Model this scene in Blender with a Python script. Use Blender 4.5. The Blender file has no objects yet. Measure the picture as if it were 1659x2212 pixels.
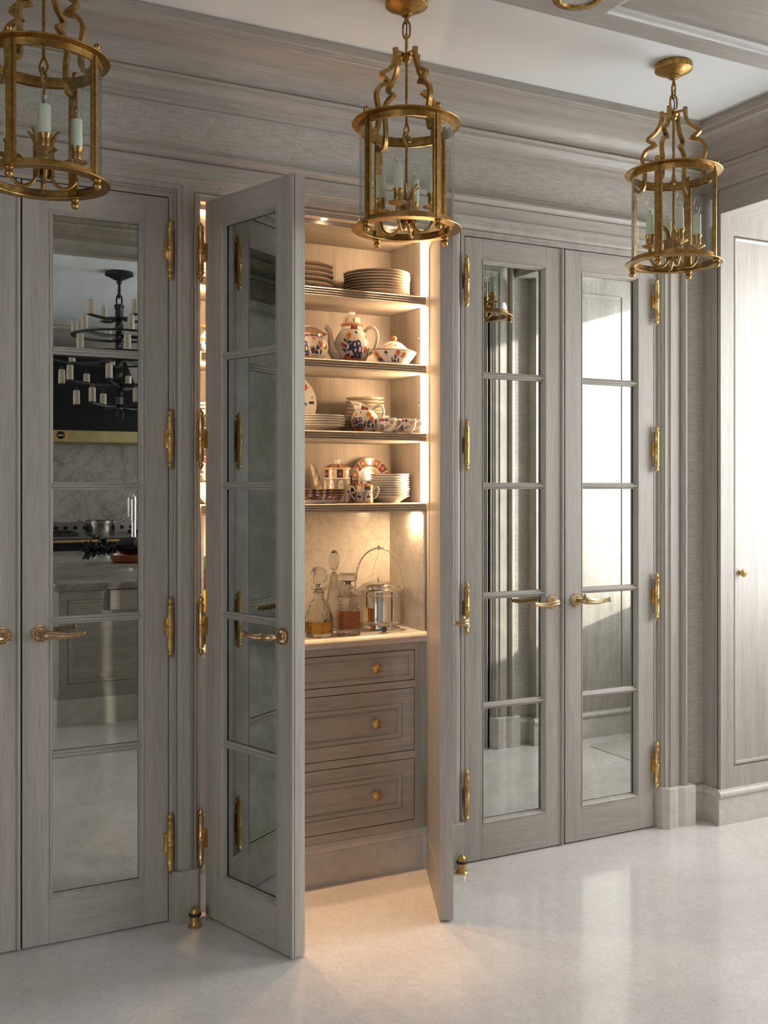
import bpy, math, random
import numpy as np
from mathutils import Matrix, Vector
random.seed(7); np.random.seed(7)
SC = bpy.context.scene
COL = SC.collection
PI = math.pi
# ------------------------------------------------------------------ camera
CAM_H = 1.45
cd = bpy.data.cameras.new('camera'); cam = bpy.data.objects.new('camera', cd); COL.objects.link(cam)
cam.location = (0, -3.405, CAM_H); cam.rotation_euler = (PI/2, 0, math.radians(-27.3))
cd.sensor_fit = 'VERTICAL'; cd.sensor_height = 36; cd.lens = 36*2250/2212; cd.shift_y = -56/2212
cd.clip_start = 0.02; cd.clip_end = 100
SC.camera = cam
# ------------------------------------------------------------------ world, sun, daylight at the windows, exposure
w = bpy.data.worlds.new('sky'); SC.world = w; w.use_nodes = True
bg = w.node_tree.nodes['Background']; bg.inputs[0].default_value = (0.74, 0.86, 1.0, 1); bg.inputs[1].default_value = 1.2
def lamp(name, kind, loc, direction, energy, color, **kw):
    l = bpy.data.lights.new(name, kind); l.energy = energy; l.color = color
    for k, v in kw.items(): setattr(l, k, v)
    o = bpy.data.objects.new(name, l); COL.objects.link(o); o.location = loc
    o.rotation_euler = Vector(direction).to_track_quat('-Z', 'Y').to_euler(); return o
lamp('sun', 'SUN', (8, 3, 5), (-1, -0.95, -0.29), 7.5, (1.0, 0.93, 0.82), angle=math.radians(1.2))
lamp('daylight_hall_window', 'AREA', (4.29, -0.72, 1.70), (-1, 0, 0), 52, (0.92, 0.97, 1.0), shape='RECTANGLE', size=1.06, size_y=1.74)
lamp('daylight_kitchen_window', 'AREA', (5.36, -4.6, 1.75), (-1, 0, 0), 112, (0.93, 0.97, 1.0), shape='RECTANGLE', size=2.3, size_y=1.6)
lamp('daylight_kitchen_window_far', 'AREA', (-3.86, -5.2, 1.75), (1, 0, 0), 78, (0.93, 0.97, 1.0), shape='RECTANGLE', size=2.3, size_y=1.6)
SC.view_settings.view_transform = 'Standard'; SC.view_settings.look = 'None'
SC.view_settings.exposure = 0.08; SC.view_settings.gamma = 1.0; SC.view_settings.use_curve_mapping = False
SC.cycles.max_bounces = 8; SC.cycles.diffuse_bounces = 4; SC.cycles.glossy_bounces = 5
SC.cycles.transmission_bounces = 8; SC.cycles.transparent_max_bounces = 14; SC.cycles.use_adaptive_sampling = True; SC.cycles.adaptive_threshold = 0.07; SC.cycles.adaptive_min_samples = 20; SC.cycles.caustics_refractive = True
SC.cycles.sample_clamp_indirect = 6.0
# ------------------------------------------------------------------ materials
class NT:
    def __init__(s, name):
        s.m = bpy.data.materials.new(name); s.m.use_nodes = True; s.t = s.m.node_tree
        s.b = s.t.nodes['Principled BSDF']; s.out = s.t.nodes['Material Output']
    def n(s, kind, **kw):
        x = s.t.nodes.new(kind)
        for k, v in kw.items(): setattr(x, k, v)
        return x
    def l(s, a, b): s.t.links.new(a, b)
    def ramp(s, fac, stops, interp='LINEAR'):
        r = s.n('ShaderNodeValToRGB'); r.color_ramp.interpolation = interp
        e = r.color_ramp.elements
        while len(e) < len(stops): e.new(0.5)
        for i, (p, c) in enumerate(stops): e[i].position = p; e[i].color = (c[0], c[1], c[2], 1) if not isinstance(c, (int, float)) else (c, c, c, 1)
        s.l(fac, r.inputs[0]); return r.outputs[0]
    def coords(s, scale=(1, 1, 1), kind='Object', rot=(0, 0, 0)):
        tc = s.n('ShaderNodeTexCoord'); mp = s.n('ShaderNodeMapping'); mp.inputs['Scale'].default_value = scale; mp.inputs['Rotation'].default_value = rot
        s.l(tc.outputs[kind], mp.inputs[0]); return mp.outputs[0]
    def noise(s, vec, scale=1, detail=4, rough=0.55, dist=0):
        x = s.n('ShaderNodeTexNoise'); x.inputs['Scale'].default_value = scale; x.inputs['Detail'].default_value = detail
        x.inputs['Roughness'].default_value = rough; x.inputs['Distortion'].default_value = dist; s.l(vec, x.inputs['Vector']); return x.outputs['Fac']
    def bump(s, h, strength=0.2, dist=0.002):
        b = s.n('ShaderNodeBump'); b.inputs['Strength'].default_value = strength; b.inputs['Distance'].default_value = dist
        s.l(h, b.inputs['Height']); s.l(b.outputs[0], s.b.inputs['Normal'])
    def mix(s, a, b, fac, mode='MIX'):
        m = s.n('ShaderNodeMix', data_type='RGBA', blend_type=mode)
        for sock, v in ((m.inputs[0], fac), (m.inputs[6], a), (m.inputs[7], b)):
            if hasattr(v, 'links'): s.l(v, sock)
            elif isinstance(v, (int, float)): sock.default_value = v
            else: sock.default_value = (*v, 1)
        return m.outputs[2]
    def col(s, c):
        if hasattr(c, 'links'): s.l(c, s.b.inputs['Base Color'])
        else: s.b.inputs['Base Color'].default_value = (*c, 1)
    def set(s, **kw):
        names = dict(rough='Roughness', metal='Metallic', spec='Specular IOR Level', trans='Transmission Weight', ior='IOR', coat='Coat Weight', alpha='Alpha', sss='Subsurface Weight')
        for k, v in kw.items(): s.b.inputs[names[k]].default_value = v
        return s
def plain(name, c, rough=0.5, metal=0.0, **kw):
    x = NT(name); x.col(c); x.set(rough=rough, metal=metal, **kw); return x.m
def wood(name, axis, dark, light, rough=0.42):
    x = NT(name)
    sc = [420, 420, 420]; sc[axis] = 9
    s2 = [28, 28, 28]; s2[axis] = 1.1
    v = x.coords(sc); v2 = x.coords(s2)
    n1 = x.noise(v, 1, 3, 0.65); n2 = x.noise(v2, 1, 2, 0.5, 0.4)
    a = x.ramp(n1, [(0.30, dark), (0.52, [0.6*l+0.4*d for d, l in zip(dark, light)]), (0.72, light)])
    b = x.ramp(n2, [(0.3, (0.86, 0.86, 0.87)), (0.7, (1.06, 1.05, 1.03))])
    x.col(x.mix(a, b, 1.0, 'MULTIPLY')); x.set(rough=rough, spec=0.45)
    return x.m
OAK_D, OAK_L = (0.335, 0.298, 0.258), (0.490, 0.450, 0.402)
WX, WY, WZ = [wood('limed_oak_grain_' + 'xyz'[i], i, OAK_D, OAK_L) for i in range(3)]
def linen():
    x = NT('woven_linen')
    geo = x.n('ShaderNodeNewGeometry'); sx = x.n('ShaderNodeSeparateXYZ'); x.l(geo.outputs['Position'], sx.inputs[0])
    sub = x.n('ShaderNodeMath', operation='SUBTRACT'); x.l(sx.outputs[0], sub.inputs[0]); x.l(sx.outputs[1], sub.inputs[1])
    cb = x.n('ShaderNodeCombineXYZ'); x.l(sx.outputs[2], cb.inputs[0]); x.l(sub.outputs[0], cb.inputs[1])
    br = x.n('ShaderNodeTexBrick'); x.l(cb.outputs[0], br.inputs['Vector']); br.offset = 0.5; br.offset_frequency = 2
    for k, v in (('Scale', 1.0), ('Mortar Size', 0.0006), ('Mortar Smooth', 0.9), ('Bias', 0.0), ('Brick Width', 0.0072), ('Row Height', 0.0040)): br.inputs[k].default_value = v
    br.inputs['Color1'].default_value = (0.60, 0.56, 0.515, 1); br.inputs['Color2'].default_value = (0.51, 0.475, 0.435, 1); br.inputs['Mortar'].default_value = (0.27, 0.24, 0.21, 1)
    mp = x.n('ShaderNodeMapping'); mp.inputs['Scale'].default_value = (170, 14, 1); x.l(cb.outputs[0], mp.inputs[0])
    slub = x.ramp(x.noise(mp.outputs[0], 1, 3, 0.6), [(0.3, (0.80, 0.79, 0.78)), (0.6, (1.04, 1.03, 1.02))])
    x.col(x.mix(br.outputs[0], slub, 1.0, 'MULTIPLY')); x.set(rough=0.85, spec=0.15)
    x.bump(br.outputs['Fac'], -0.25, 0.0008); return x.m
LINEN = linen()
def stone_floor():
    x = NT('polished_limestone'); v = x.coords((1, 1, 1))
    n1 = x.noise(v, 2.2, 3, 0.6, 0.6); n2 = x.noise(v, 95, 2, 0.6); n3 = x.noise(v, 11, 4, 0.7, 1.5)
    a = x.ramp(n1, [(0.3, (0.66, 0.605, 0.57)), (0.7, (0.75, 0.70, 0.665))])
    b = x.ramp(n2, [(0.28, (0.86, 0.84, 0.82)), (0.45, (1, 1, 1))])
    c = x.ramp(n3, [(0.42, (1, 1, 1)), (0.5, (0.93, 0.92, 0.91)), (0.56, (1, 1, 1))])
    x.col(x.mix(x.mix(a, b, 1, 'MULTIPLY'), c, 1, 'MULTIPLY')); x.set(rough=0.13, spec=0.5)
    return x.m
FLOOR = stone_floor()
def stone(name, c, vein, rough=0.4, sc=6, amt=0.5):
    x = NT(name); v = x.coords((1, 1, 1), rot=(0.3, 0.6, 0.4))
    n1 = x.noise(v, sc, 8, 0.62, 1.2); n2 = x.noise(v, sc*0.5, 4, 0.6, 2.2)
    a = x.ramp(n1, [(0.25, vein), (0.5, c), (0.8, [min(1, k*1.1) for k in c])])
    b = x.ramp(n2, [(0.44, (1, 1, 1)), (0.49, [1-amt*0.5, 1-amt*0.62, 1-amt*0.72]), (0.53, (1, 1, 1))])
    x.col(x.mix(a, b, 1, 'MULTIPLY')); x.set(rough=rough); return x.m
BASESTONE = stone('honed_limestone', (0.60, 0.555, 0.50), (0.53, 0.485, 0.43), 0.5, 14, 0.12)
MARBLE = stone('cream_marble', (0.66, 0.59, 0.51), (0.54, 0.46, 0.385), 0.22, 16, 0.22)
KSTONE = stone('kitchen_marble', (0.36, 0.33, 0.29), (0.24, 0.20, 0.165), 0.16, 4, 0.5)
PLASTER = plain('white_plaster', (0.72, 0.735, 0.735), 0.9)
def brass(name, c1, c2, rough, sc=60):
    x = NT(name); n = x.noise(x.coords((1, 1, 1)), sc, 5, 0.65)
    x.col(x.ramp(n, [(0.32, c1), (0.66, c2)])); x.set(metal=1.0)
    x.l(x.ramp(n, [(0.3, min(1, rough+0.16)), (0.7, rough)]), x.b.inputs['Roughness']); return x.m
GILT = brass('antique_gilt', (0.25, 0.135, 0.032), (0.52, 0.315, 0.10), 0.30)
BRASS = brass('burnished_brass', (0.47, 0.29, 0.085), (0.75, 0.51, 0.21), 0.25, 25)
BRONZE = brass('aged_brass', (0.40, 0.26, 0.13), (0.67, 0.48, 0.28), 0.28, 90)
CHROME = plain('polished_silver', (0.86, 0.84, 0.80), 0.06, 1.0)
IRON = plain('black_iron', (0.018, 0.019, 0.017), 0.5, 0.3)
BLACK = plain('black_enamel', (0.006, 0.006, 0.006), 0.45, spec=0.2)
RUBBER = plain('black_rubber', (0.012, 0.012, 0.012), 0.6)
WAX = plain('pale_green_wax', (0.68, 0.70, 0.55), 0.5, sss=0.0)
IVORY = plain('ivory_wax', (0.60, 0.50, 0.38), 0.55)
GAP = plain('dark_shadow_gap', (0.02, 0.018, 0.015), 0.9)
def mirror():
    x = NT('antiqued_mirror'); v = x.coords((1, 1, 1))
    big = x.noise(v, 5.5, 3, 0.7, 0.8); sp = x.noise(v, 430, 2, 0.5); cloud = x.noise(v, 9, 3, 0.62, 0.5)
    gate = x.ramp(big, [(0.47, 0.0), (0.64, 1.0)])
    dots = x.ramp(sp, [(0.62, 0.0), (0.69, 0.8)])
    m = x.n('ShaderNodeMath', operation='MULTIPLY'); x.l(gate, m.inputs[0]); x.l(dots, m.inputs[1])
    tint = x.ramp(cloud, [(0.3, (0.55, 0.57, 0.54)), (0.7, (0.70, 0.72, 0.69))])
    x.col(x.mix(tint, (0.14, 0.12, 0.09), m.outputs[0])); x.set(metal=1.0)
    x.l(x.ramp(cloud, [(0.35, 0.003), (0.72, 0.012)]), x.b.inputs['Roughness']); return x.m
MIRROR = mirror()
def thin_glass(name, tint=(0.93, 0.96, 0.94), power=1.45):
    x = NT(name); tr = x.n('ShaderNodeBsdfTransparent'); tr.inputs[0].default_value = (*tint, 1)
    gl = x.n('ShaderNodeBsdfGlossy'); gl.inputs['Roughness'].default_value = 0.02
    lw = x.n('ShaderNodeLayerWeight'); lw.inputs[0].default_value = 0.5
    pw = x.n('ShaderNodeMath', operation='POWER'); x.l(lw.outputs['Facing'], pw.inputs[0]); pw.inputs[1].default_value = 4.0
    ma = x.n('ShaderNodeMath', operation='MULTIPLY_ADD'); x.l(pw.outputs[0], ma.inputs[0]); ma.inputs[1].default_value = power-0.8; ma.inputs[2].default_value = 0.025
    mx = x.n('ShaderNodeMixShader'); x.l(ma.outputs[0], mx.inputs[0]); x.l(tr.outputs[0], mx.inputs[1]); x.l(gl.outputs[0], mx.inputs[2])
    x.l(mx.outputs[0], x.out.inputs[0]); return x.m
PANE = thin_glass('lantern_glass', (0.965, 0.975, 0.965), 1.45); BULB = thin_glass('bulb_glass', (0.97, 0.97, 0.96), 1.75)
CRYSTAL = plain('cut_crystal', (0.98, 0.98, 0.96), 0.0, trans=1.0, ior=1.5)
WHISKY = plain('amber_whisky', (0.95, 0.33, 0.02), 0.05, trans=0.85, ior=1.34)
COGNAC = plain('golden_spirit', (0.98, 0.55, 0.05), 0.05, trans=0.85, ior=1.34)
def emit(name, c, s):
    x = NT(name); e = x.n('ShaderNodeEmission'); e.inputs[0].default_value = (*c, 1); e.inputs[1].default_value = s
    x.l(e.outputs[0], x.out.inputs[0]); return x.m
LED = emit('warm_led_strip', (1.0, 0.64, 0.34), 175.0)
def china():
    x = NT('glazed_painted_china'); a = x.n('ShaderNodeVertexColor'); a.layer_name = 'paint'
    x.l(a.outputs[0], x.b.inputs['Base Color']); x.set(rough=0.12, spec=0.5); return x.m
CHINA = china()
# ------------------------------------------------------------------ mesh builder
class MB:
    def __init__(s): s.v = []; s.f = []; s.c = None
    def add(s, vs, fs):
        o = len(s.v); s.v += [tuple(p) for p in vs]; s.f += [tuple(i+o for i in f) for f in fs]; return s
    def box(s, x0, x1, y0, y1, z0, z1, ch=0.0):
        if x0 > x1: x0, x1 = x1, x0
        if y0 > y1: y0, y1 = y1, y0
        if ch <= 0:
            return s.add([(x0,y0,z0),(x1,y0,z0),(x1,y1,z0),(x0,y1,z0),(x0,y0,z1),(x1,y0,z1),(x1,y1,z1),(x0,y1,z1)],
                         [(0,3,2,1),(4,5,6,7),(0,1,5,4),(1,2,6,5),(2,3,7,6),(3,0,4,7)])
        def ring(d, z): return [(x0+d,y0,z),(x1-d,y0,z),(x1,y0+d,z),(x1,y1-d,z),(x1-d,y1,z),(x0+d,y1,z),(x0,y1-d,z),(x0,y0+d,z)]
        def inr(z): return [(x0+ch,y0+ch,z),(x1-ch,y0+ch,z),(x1-ch,y0+ch,z),(x1-ch,y1-ch,z),(x1-ch,y1-ch,z),(x0+ch,y1-ch,z),(x0+ch,y1-ch,z),(x0+ch,y0+ch,z)]
        return s.loft([inr(z0), ring(ch, z0+ch), ring(ch, z1-ch), inr(z1)], cap=True)
    def loft(s, loops, ring=True, cap=False, closed=False):
        o = len(s.v); n = len(loops[0])
        for L in loops: s.v += [tuple(p) for p in L]
        m = len(loops)
        for i in range(m if closed else m-1):
            a, b = o+i*n, o+((i+1) % m)*n
            for j in range(n if ring else n-1):
                k = (j+1) % n; s.f.append((a+j, a+k, b+k, b+j))
        if cap: s.f.append(tuple(o+j for j in range(n-1, -1, -1))); s.f.append(tuple(o+(m-1)*n+j for j in range(n)))
        return s
    def lathe(s, prof, seg=24, at=(0, 0, 0), ripple=None, cap=True, a0=0.0):
        L = []
        for r, z in prof:
            row = []
            for j in range(seg):
                t = a0+2*PI*j/seg; q = r*(ripple(t, z) if ripple else 1)
                row.append((at[0]+q*math.cos(t), at[1]+q*math.sin(t), at[2]+z))
            L.append(row)
        return s.loft(L, cap=cap)
    def tube(s, path, rad, seg=10, closed=False, flute=None, flat=1.0, up=(0, 0, 1), cap=True, sub=4):
        if not closed and sub > 1 and len(path) >= 4:
            R_ = list(rad) if isinstance(rad, (list, tuple)) else [rad]*len(path); Q = [(*p, r) for p, r in zip(path, R_)]; Q = [Q[0]]+Q+[Q[-1]]; out = []
            for i in range(1, len(Q)-2):
                a, b, c, d = [np.array(q, float) for q in Q[i-1:i+3]]
                for k in range(sub):
                    t = k/sub; out.append(0.5*(2*b+(c-a)*t+(2*a-5*b+4*c-d)*t*t+(3*b-a-3*c+d)*t**3))
            out.append(np.array(Q[-1], float)); path = [tuple(o[:3]) for o in out]; rad = [max(float(o[3]), 1e-4) for o in out]
        P = [Vector(p) for p in path]; n = len(P); L = []
        rr = rad if isinstance(rad, (list, tuple)) else [rad]*n
        nrm = None
        for i in range(n):
            t = (P[(i+1) % n]-P[i-1]) if closed else (P[min(i+1, n-1)]-P[max(i-1, 0)])
            t.normalize()
            if nrm is None:
                u = Vector(up); nrm = u-t*u.dot(t)
                if nrm.length < 1e-4: u = Vector((1, 0, 0)); nrm = u-t*u.dot(t)
            else: nrm = nrm-t*nrm.dot(t)
            nrm.normalize(); b = t.cross(nrm)
            row = []
            for j in range(seg):
                a = 2*PI*j/seg; q = rr[i]*(flute(a) if flute else 1)
                row.append(P[i]+nrm*(q*math.cos(a))+b*(q*flat*math.sin(a)))
            L.append(row)
        return s.loft(L, cap=cap and not closed, closed=closed)
    def ball(s, c, r, seg=14, rings=9, sc=(1, 1, 1)):
        L = []
        for i in range(rings+1):
            a = PI*i/rings; rr = max(1e-4, math.sin(a)); 
            L.append([(c[0]+r*sc[0]*rr*math.cos(2*PI*j/seg), c[1]+r*sc[1]*rr*math.sin(2*PI*j/seg), c[2]-r*sc[2]*math.cos(a)) for j in range(seg)])
        return s.loft(L, cap=True)
    def rects(s, axis, x0, x1, z0, z1, prof, fill=True, sgn=1, y0=0.0):
        """nested rectangles in a plane facing -y (axis 'y'), -z ('z', x & y ranges) ; prof = (inset, depth)"""
        L = []
        for d, h in prof:
            q = [(x0+d, z0+d), (x1-d, z0+d), (x1-d, z1-d), (x0+d, z1-d)]
            if axis == 'y': L.append([(a, y0+sgn*h, b) for a, b in q])
            elif axis == 'x': L.append([(y0+sgn*h, a, b) for a, b in q])
            else: L.append([(a, b, y0+sgn*h) for a, b in q])
        s.loft(L)
        if fill: n = len(s.v); s.f.append((n-4, n-3, n-2, n-1))
        return s
    def xf(s, M):
        s.v = [tuple(M @ Vector(p)) for p in s.v]; return s
    def build(s, name, mat, parent=None, smooth=None, loc=None, rot=None, **props):
        me = bpy.data.meshes.new(name); me.from_pydata(s.v, [], s.f); me.update()
        import bmesh
        bm = bmesh.new(); bm.from_mesh(me); bmesh.ops.recalc_face_normals(bm, faces=bm.faces[:]); bm.to_mesh(me); bm.free()
        if s.c is not None:
            a = me.color_attributes.new('paint', 'FLOAT_COLOR', 'POINT'); a.data.foreach_set('color', np.asarray(s.c, dtype=np.float32).ravel())
        if smooth:
            for p in me.polygons: p.use_smooth = True
            me.set_sharp_from_angle(angle=math.radians(smooth))
        me.materials.append(mat)
        o = bpy.data.objects.new(name, me); COL.objects.link(o); o.parent = parent
        if loc is not None: o.location = loc
        if rot is not None: o.rotation_euler = rot
        for k, v in props.items(): o[k] = v
        return o
def thing(name, label, cat, loc=(0, 0, 0), rz=0.0, group=None):
    o = bpy.data.objects.new(name, None); COL.objects.link(o); o.location = loc; o.rotation_euler = (0, 0, rz); o.empty_display_size = 0.05
    o['label'] = label; o['category'] = cat; o['kind'] = 'thing'
    if group: o['group'] = group
    return o
def tag(o, label, cat, group=None):
    o['label'] = label; o['category'] = cat; o['kind'] = 'thing'
    if group: o['group'] = group
    return o
def struct(name, mb, mat, parent=None, smooth=None):
    o = mb.build(name, mat, parent, smooth)
    if parent is None: o['kind'] = 'structure'
    return o
def copy_tree(o, parent=None, loc=None, rz=None, label=None):
    c = o.copy(); COL.objects.link(c); c.parent = parent
    if loc is not None: c.location = loc
    if rz is not None: c.rotation_euler = (0, 0, rz)
    if label: c['label'] = label
    for ch in list(o.children): copy_tree(ch, c)
    return c
def extrude(prof, lo, hi, axis='x', k0=0.0, k1=0.0):
    """profile of (a,b) points swept along an axis; k0,k1 mitre the ends by the first coordinate. axis x: (a,b)->(y,z); y: (x,z); z: (x,y)"""
    m = MB(); A, B = [], []
    for a, b in prof:
        p, q = lo+k0*a, hi+k1*a
        if axis == 'x': A.append((p, a, b)); B.append((q, a, b))
        elif axis == 'y': A.append((a, p, b)); B.append((a, q, b))
        else: A.append((a, b, p)); B.append((a, b, q))
    return m.loft([A, B], ring=True, cap=True)
# ------------------------------------------------------------------ room dimensions
X_R = 3.325; Y_OPP = -1.405; Z_C = 2.9325; Z_HEAD = 2.615; Z_SOF = 2.565; X_WIN = 4.32; Y_REV = -0.105; Y_REV2 = -1.335
K_Z = 3.2; K_X0 = -3.9; K_X1 = 5.4; K_Y = -8.3
A0, AM, A1 = 0.016, 0.4845, 0.953
B0, BM, B1 = 1.060, 1.5288, 1.9975
C0, CM, C1 = 2.1045, 2.5765, 3.0485
DOOR_TOP = 2.407
# ------------------------------------------------------------------ floor and ceilings
struct('floor', MB().box(-4.2, 6.0, -8.7, 0.5, -0.12, 0.0), FLOOR)
struct('ceiling', MB().box(-2.4, X_WIN+0.15, -1.72, 0.5, Z_C, Z_C+0.12), PLASTER)
struct('ceiling_kitchen', MB().box(K_X0-0.2, K_X1+0.2, K_Y-0.2, -1.70, K_Z, K_Z+0.12), PLASTER)
# ------------------------------------------------------------------ back wall
m = MB().box(-2.3, X_R+0.02, 0.36, 0.46, 0, Z_C)
m.box(-2.3, -0.09, 0.0, 0.36, 0, 2.5)
for a, b in ((A0-0.105, A0-0.002), (A1+0.002, B0-0.002), (B1+0.002, C0-0.002), (C1+0.002, X_R)): m.box(a, b, 0.012, 0.36, 0, 2.42)
m.box(-2.3, X_R, 0.012, 0.36, DOOR_TOP+0.006, 2.5)
struct('wall_back', m, WZ)
struct('wall_back_linen', MB().box(-2.3, X_R, 0.0, 0.36, 2.5, Z_C).box(C1+0.10, X_R, 0.0, 0.36, 0.0, 2.5), LINEN)
# casing: one mitred frame round each opening, then a common outer moulding
INNER = [(0, -0.012), (0.0, 0.0), (0.015, 0.0), (0.0155, 0.006), (0.018, 0.0095), (0.0215, 0.0085), (0.0225, 0.004), (0.025, 0.004), (0.0255, 0.008), (0.030, 0.013), (0.036, 0.0165), (0.041, 0.0175), (0.0415, 0.0215), (0.0535, 0.0225)]
def portal(x0, x1, prof, zt, zb, sgn=-1, y0=0.0, part=None):
    L = []
    for d, h in prof: L.append([(x0-d, y0+sgn*h, zb), (x0-d, y0+sgn*h, zt+d), (x1+d, y0+sgn*h, zt+d), (x1+d, y0+sgn*h, zb)])
    if part == 'head': return MB().loft([q[1:3] for q in L], ring=False)
    if part == 'legs': return MB().loft([q[0:2] for q in L], ring=False).loft([q[2:4] for q in L], ring=False)
    return MB().loft(L, ring=False)
n = 0
for x0, x1 in ((A0, A1), (B0, B1), (C0, C1)):
    n += 1; struct('trim_%d' % n, portal(x0, x1, INNER, DOOR_TOP+0.004, 0.0), WX if False else WZ, smooth=35)
OUTER = [(0.0535, 0.0225), (0.062, 0.024), (0.066, 0.030), (0.070, 0.030), (0.0705, 0.024), (0.118, 0.026), (0.119, 0.019), (0.122, 0.019), (0.1225, 0.030), (0.127, 0.040), (0.137, 0.046), (0.147, 0.042), (0.152, 0.034), (0.1525, 0.022), (0.155, 0.020), (0.168, 0.019), (0.168, -0.01)]
struct('trim_4', portal(0.018, C1, OUTER, DOOR_TOP+0.004, 0.0, part='head'), WX, smooth=35); struct('trim_19', portal(0.018, C1, OUTER, DOOR_TOP+0.004, 0.0, part='legs'), WZ, smooth=35)
# plinth blocks
def plinth(cx):
    pts = [(cx-0.05, 0.012), (cx-0.047, -0.010), (cx-0.034, -0.036), (cx+0.034, -0.036), (cx+0.047, -0.010), (cx+0.05, 0.012)]
    return MB().loft([[(x, y, 0.0) for x, y in pts], [(x, y, 0.168) for x, y in pts], [(x*0.97+cx*0.03, y*0.93, 0.172) for x, y in pts]], cap=True)
struct('trim_5', plinth((A1+B0)/2), WZ); struct('trim_6', plinth((B1+C0)/2), WZ)
PL = [(C1+0.012, 0.01), (C1+0.018, -0.028), (C1+0.040, -0.052), (C1+0.072, -0.052), (C1+0.098, -0.040), (C1+0.125, -0.052), (C1+0.184, -0.054), (C1+0.184, 0.01)]
def big_plinth(sy, y0, dx=0.0):
    return MB().loft([[(x+dx, y0+sy*y*k, z) for x, y in PL] for k, z in ((1, 0.0), (1, 0.166), (0.9, 0.170))], cap=True)
struct('trim_7', big_plinth(1, 0), BASESTONE)
# baseboard of stone with a bead, returning round the end opening
BP = [(0, 0), (-0.012, 0), (-0.012, 0.112), (-0.010, 0.116), (-0.018, 0.121), (-0.021, 0.130), (-0.018, 0.140), (-0.011, 0.145), (-0.010, 0.150), (0, 0.150)]
bb = struct('baseboard_back', extrude(BP, C1+0.17, X_R, 'x', 0, 1), BASESTONE, smooth=40)
struct('baseboard_right', extrude([(X_R+a, b) for a, b in BP], -0.0, Y_REV, 'y', 0, 0), BASESTONE, smooth=40)
def skirt(x0, x1, y, s): return extrude([(y+s*a, b) for a, b in BP], x0, x1, 'x')
struct('baseboard_reveal', skirt(X_R-0.021, X_WIN, Y_REV, 1), BASESTONE, smooth=40)
# crown
def crown_prof():
    p = [(0.02, 2.720), (-0.014, 2.720), (-0.016, 2.734), (-0.021, 2.736), (-0.023, 2.751), (-0.030, 2.753)]
    for i in range(7):
        t = i/6; p.append((-0.031-0.024*t, 2.755+0.025*(t*t*(3-2*t))))
    p += [(-0.057, 2.781), (-0.057, 2.786)]
    for i in range(9):
        a = PI*i/8; p.append((-0.058-0.013*math.sin(a), 2.7865+0.0085*(1-math.cos(a))))
    p += [(-0.062, 2.8045)]
    for i in range(15):
        t = PI/2*i/14; p.append((-0.063-0.150*(1-math.cos(t)), 2.8050+0.080*math.sin(t)))
    p += [(-0.217, 2.887), (-0.219, 2.893), (-0.224, 2.894), (-0.226, 2.899), (-0.237, 2.899), (-0.239, 2.902), (-0.239, Z_C+0.01), (0.02, Z_C+0.01)]
    return p
CP = crown_prof()
struct('trim_8', extrude(CP, -2.3, X_R, 'x', 0, 1), WX, smooth=30)
struct('trim_9', extrude([(X_R+a, b) for a, b in CP], -0.0, Y_OPP, 'y', 0, 0).xf(Matrix.Identity(4)), WY, smooth=30)
struct('trim_10', extrude([(Y_OPP-a, b) for a, b in CP], -2.3, X_R, 'x'), WX, smooth=30)
# ------------------------------------------------------------------ end wall with its deep panelled opening to a window
X_R2 = 3.43; C2 = 3.15
m = MB().box(X_R, X_WIN, Y_REV+0.016, 0.5, 0, Z_C).box(X_R, X_R+0.075, Y_REV, Y_REV+0.02, 0, Z_C).box(X_R+0.075, X_WIN, Y_REV, Y_REV+0.02, 2.53, Z_C).box(X_R+0.075, X_WIN, Y_REV, Y_REV+0.02, 0, 0.242).box(X_R+0.93, X_WIN, Y_REV, Y_REV+0.02, 0.242, 2.53).box(X_R+0.45, X_WIN, Y_REV2, Y_REV, 2.85, Z_C).box(X_R2, X_WIN, -1.75, Y_REV2, 0, Z_C).box(X_R, X_R2, -1.75, Y_REV2, Z_HEAD, Z_C)
struct('wall_right', m, WZ); struct('wall_right_lintel', MB().box(X_R, X_R+0.45, Y_REV2, Y_REV, Z_HEAD, Z_C), WY)
W0, W1, WS, WH = -1.29, -0.13, 0.77, 2.63
m = MB().box(X_WIN, X_WIN+0.16, -1.9, W0, 0, Z_C).box(X_WIN, X_WIN+0.16, W1, 0.5, 0, Z_C).box(X_WIN, X_WIN+0.16, W0, W1, 0, WS).box(X_WIN, X_WIN+0.16, W0, W1, WH, Z_C)
struct('wall_window', m, WZ)
wf = struct('window_1', MB().box(X_WIN+0.06, X_WIN+0.11, W0, W0+0.05, WS, WH).box(X_WIN+0.06, X_WIN+0.11, W1-0.05, W1, WS, WH).box(X_WIN+0.06, X_WIN+0.11, W0, W1, WS, WS+0.05).box(X_WIN+0.06, X_WIN+0.11, W0, W1, WH-0.05, WH), WZ)
CLEAR = thin_glass('window_glass', (0.97, 0.98, 0.98))
struct('window_pane', MB().box(X_WIN+0.08, X_WIN+0.086, W0+0.04, W1-0.04, WS+0.04, WH-0.04), CLEAR, wf)
RP = [(0.0, 0.0), (0.0, 0.006), (0.002, 0.006), (0.002, -0.004), (0.010, -0.009), (0.018, -0.005), (0.022, 0.001), (0.030, 0.003)]
PW = 0.93
panel = thing('concealed_door', 'pale oak flush panel door with a small brass knob in the bright window recess', 'door', (X_R, Y_REV, 0.15))
MB().box(0.0752, PW-0.0002, 0.0135, 0.0155, 0.0922, 2.3798).build('door_backing', GAP, panel)
MB().rects('y', 0.077, PW-0.002, 0.094, 2.378, [(0, 0.013), (0.0003, 0.005), (0.003, 0.001), (0.009, -0.001), (0.015, 0.002), (0.018, 0.006), (0.030, 0.0065)]).build('door_panel', WZ, panel, 40)
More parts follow.
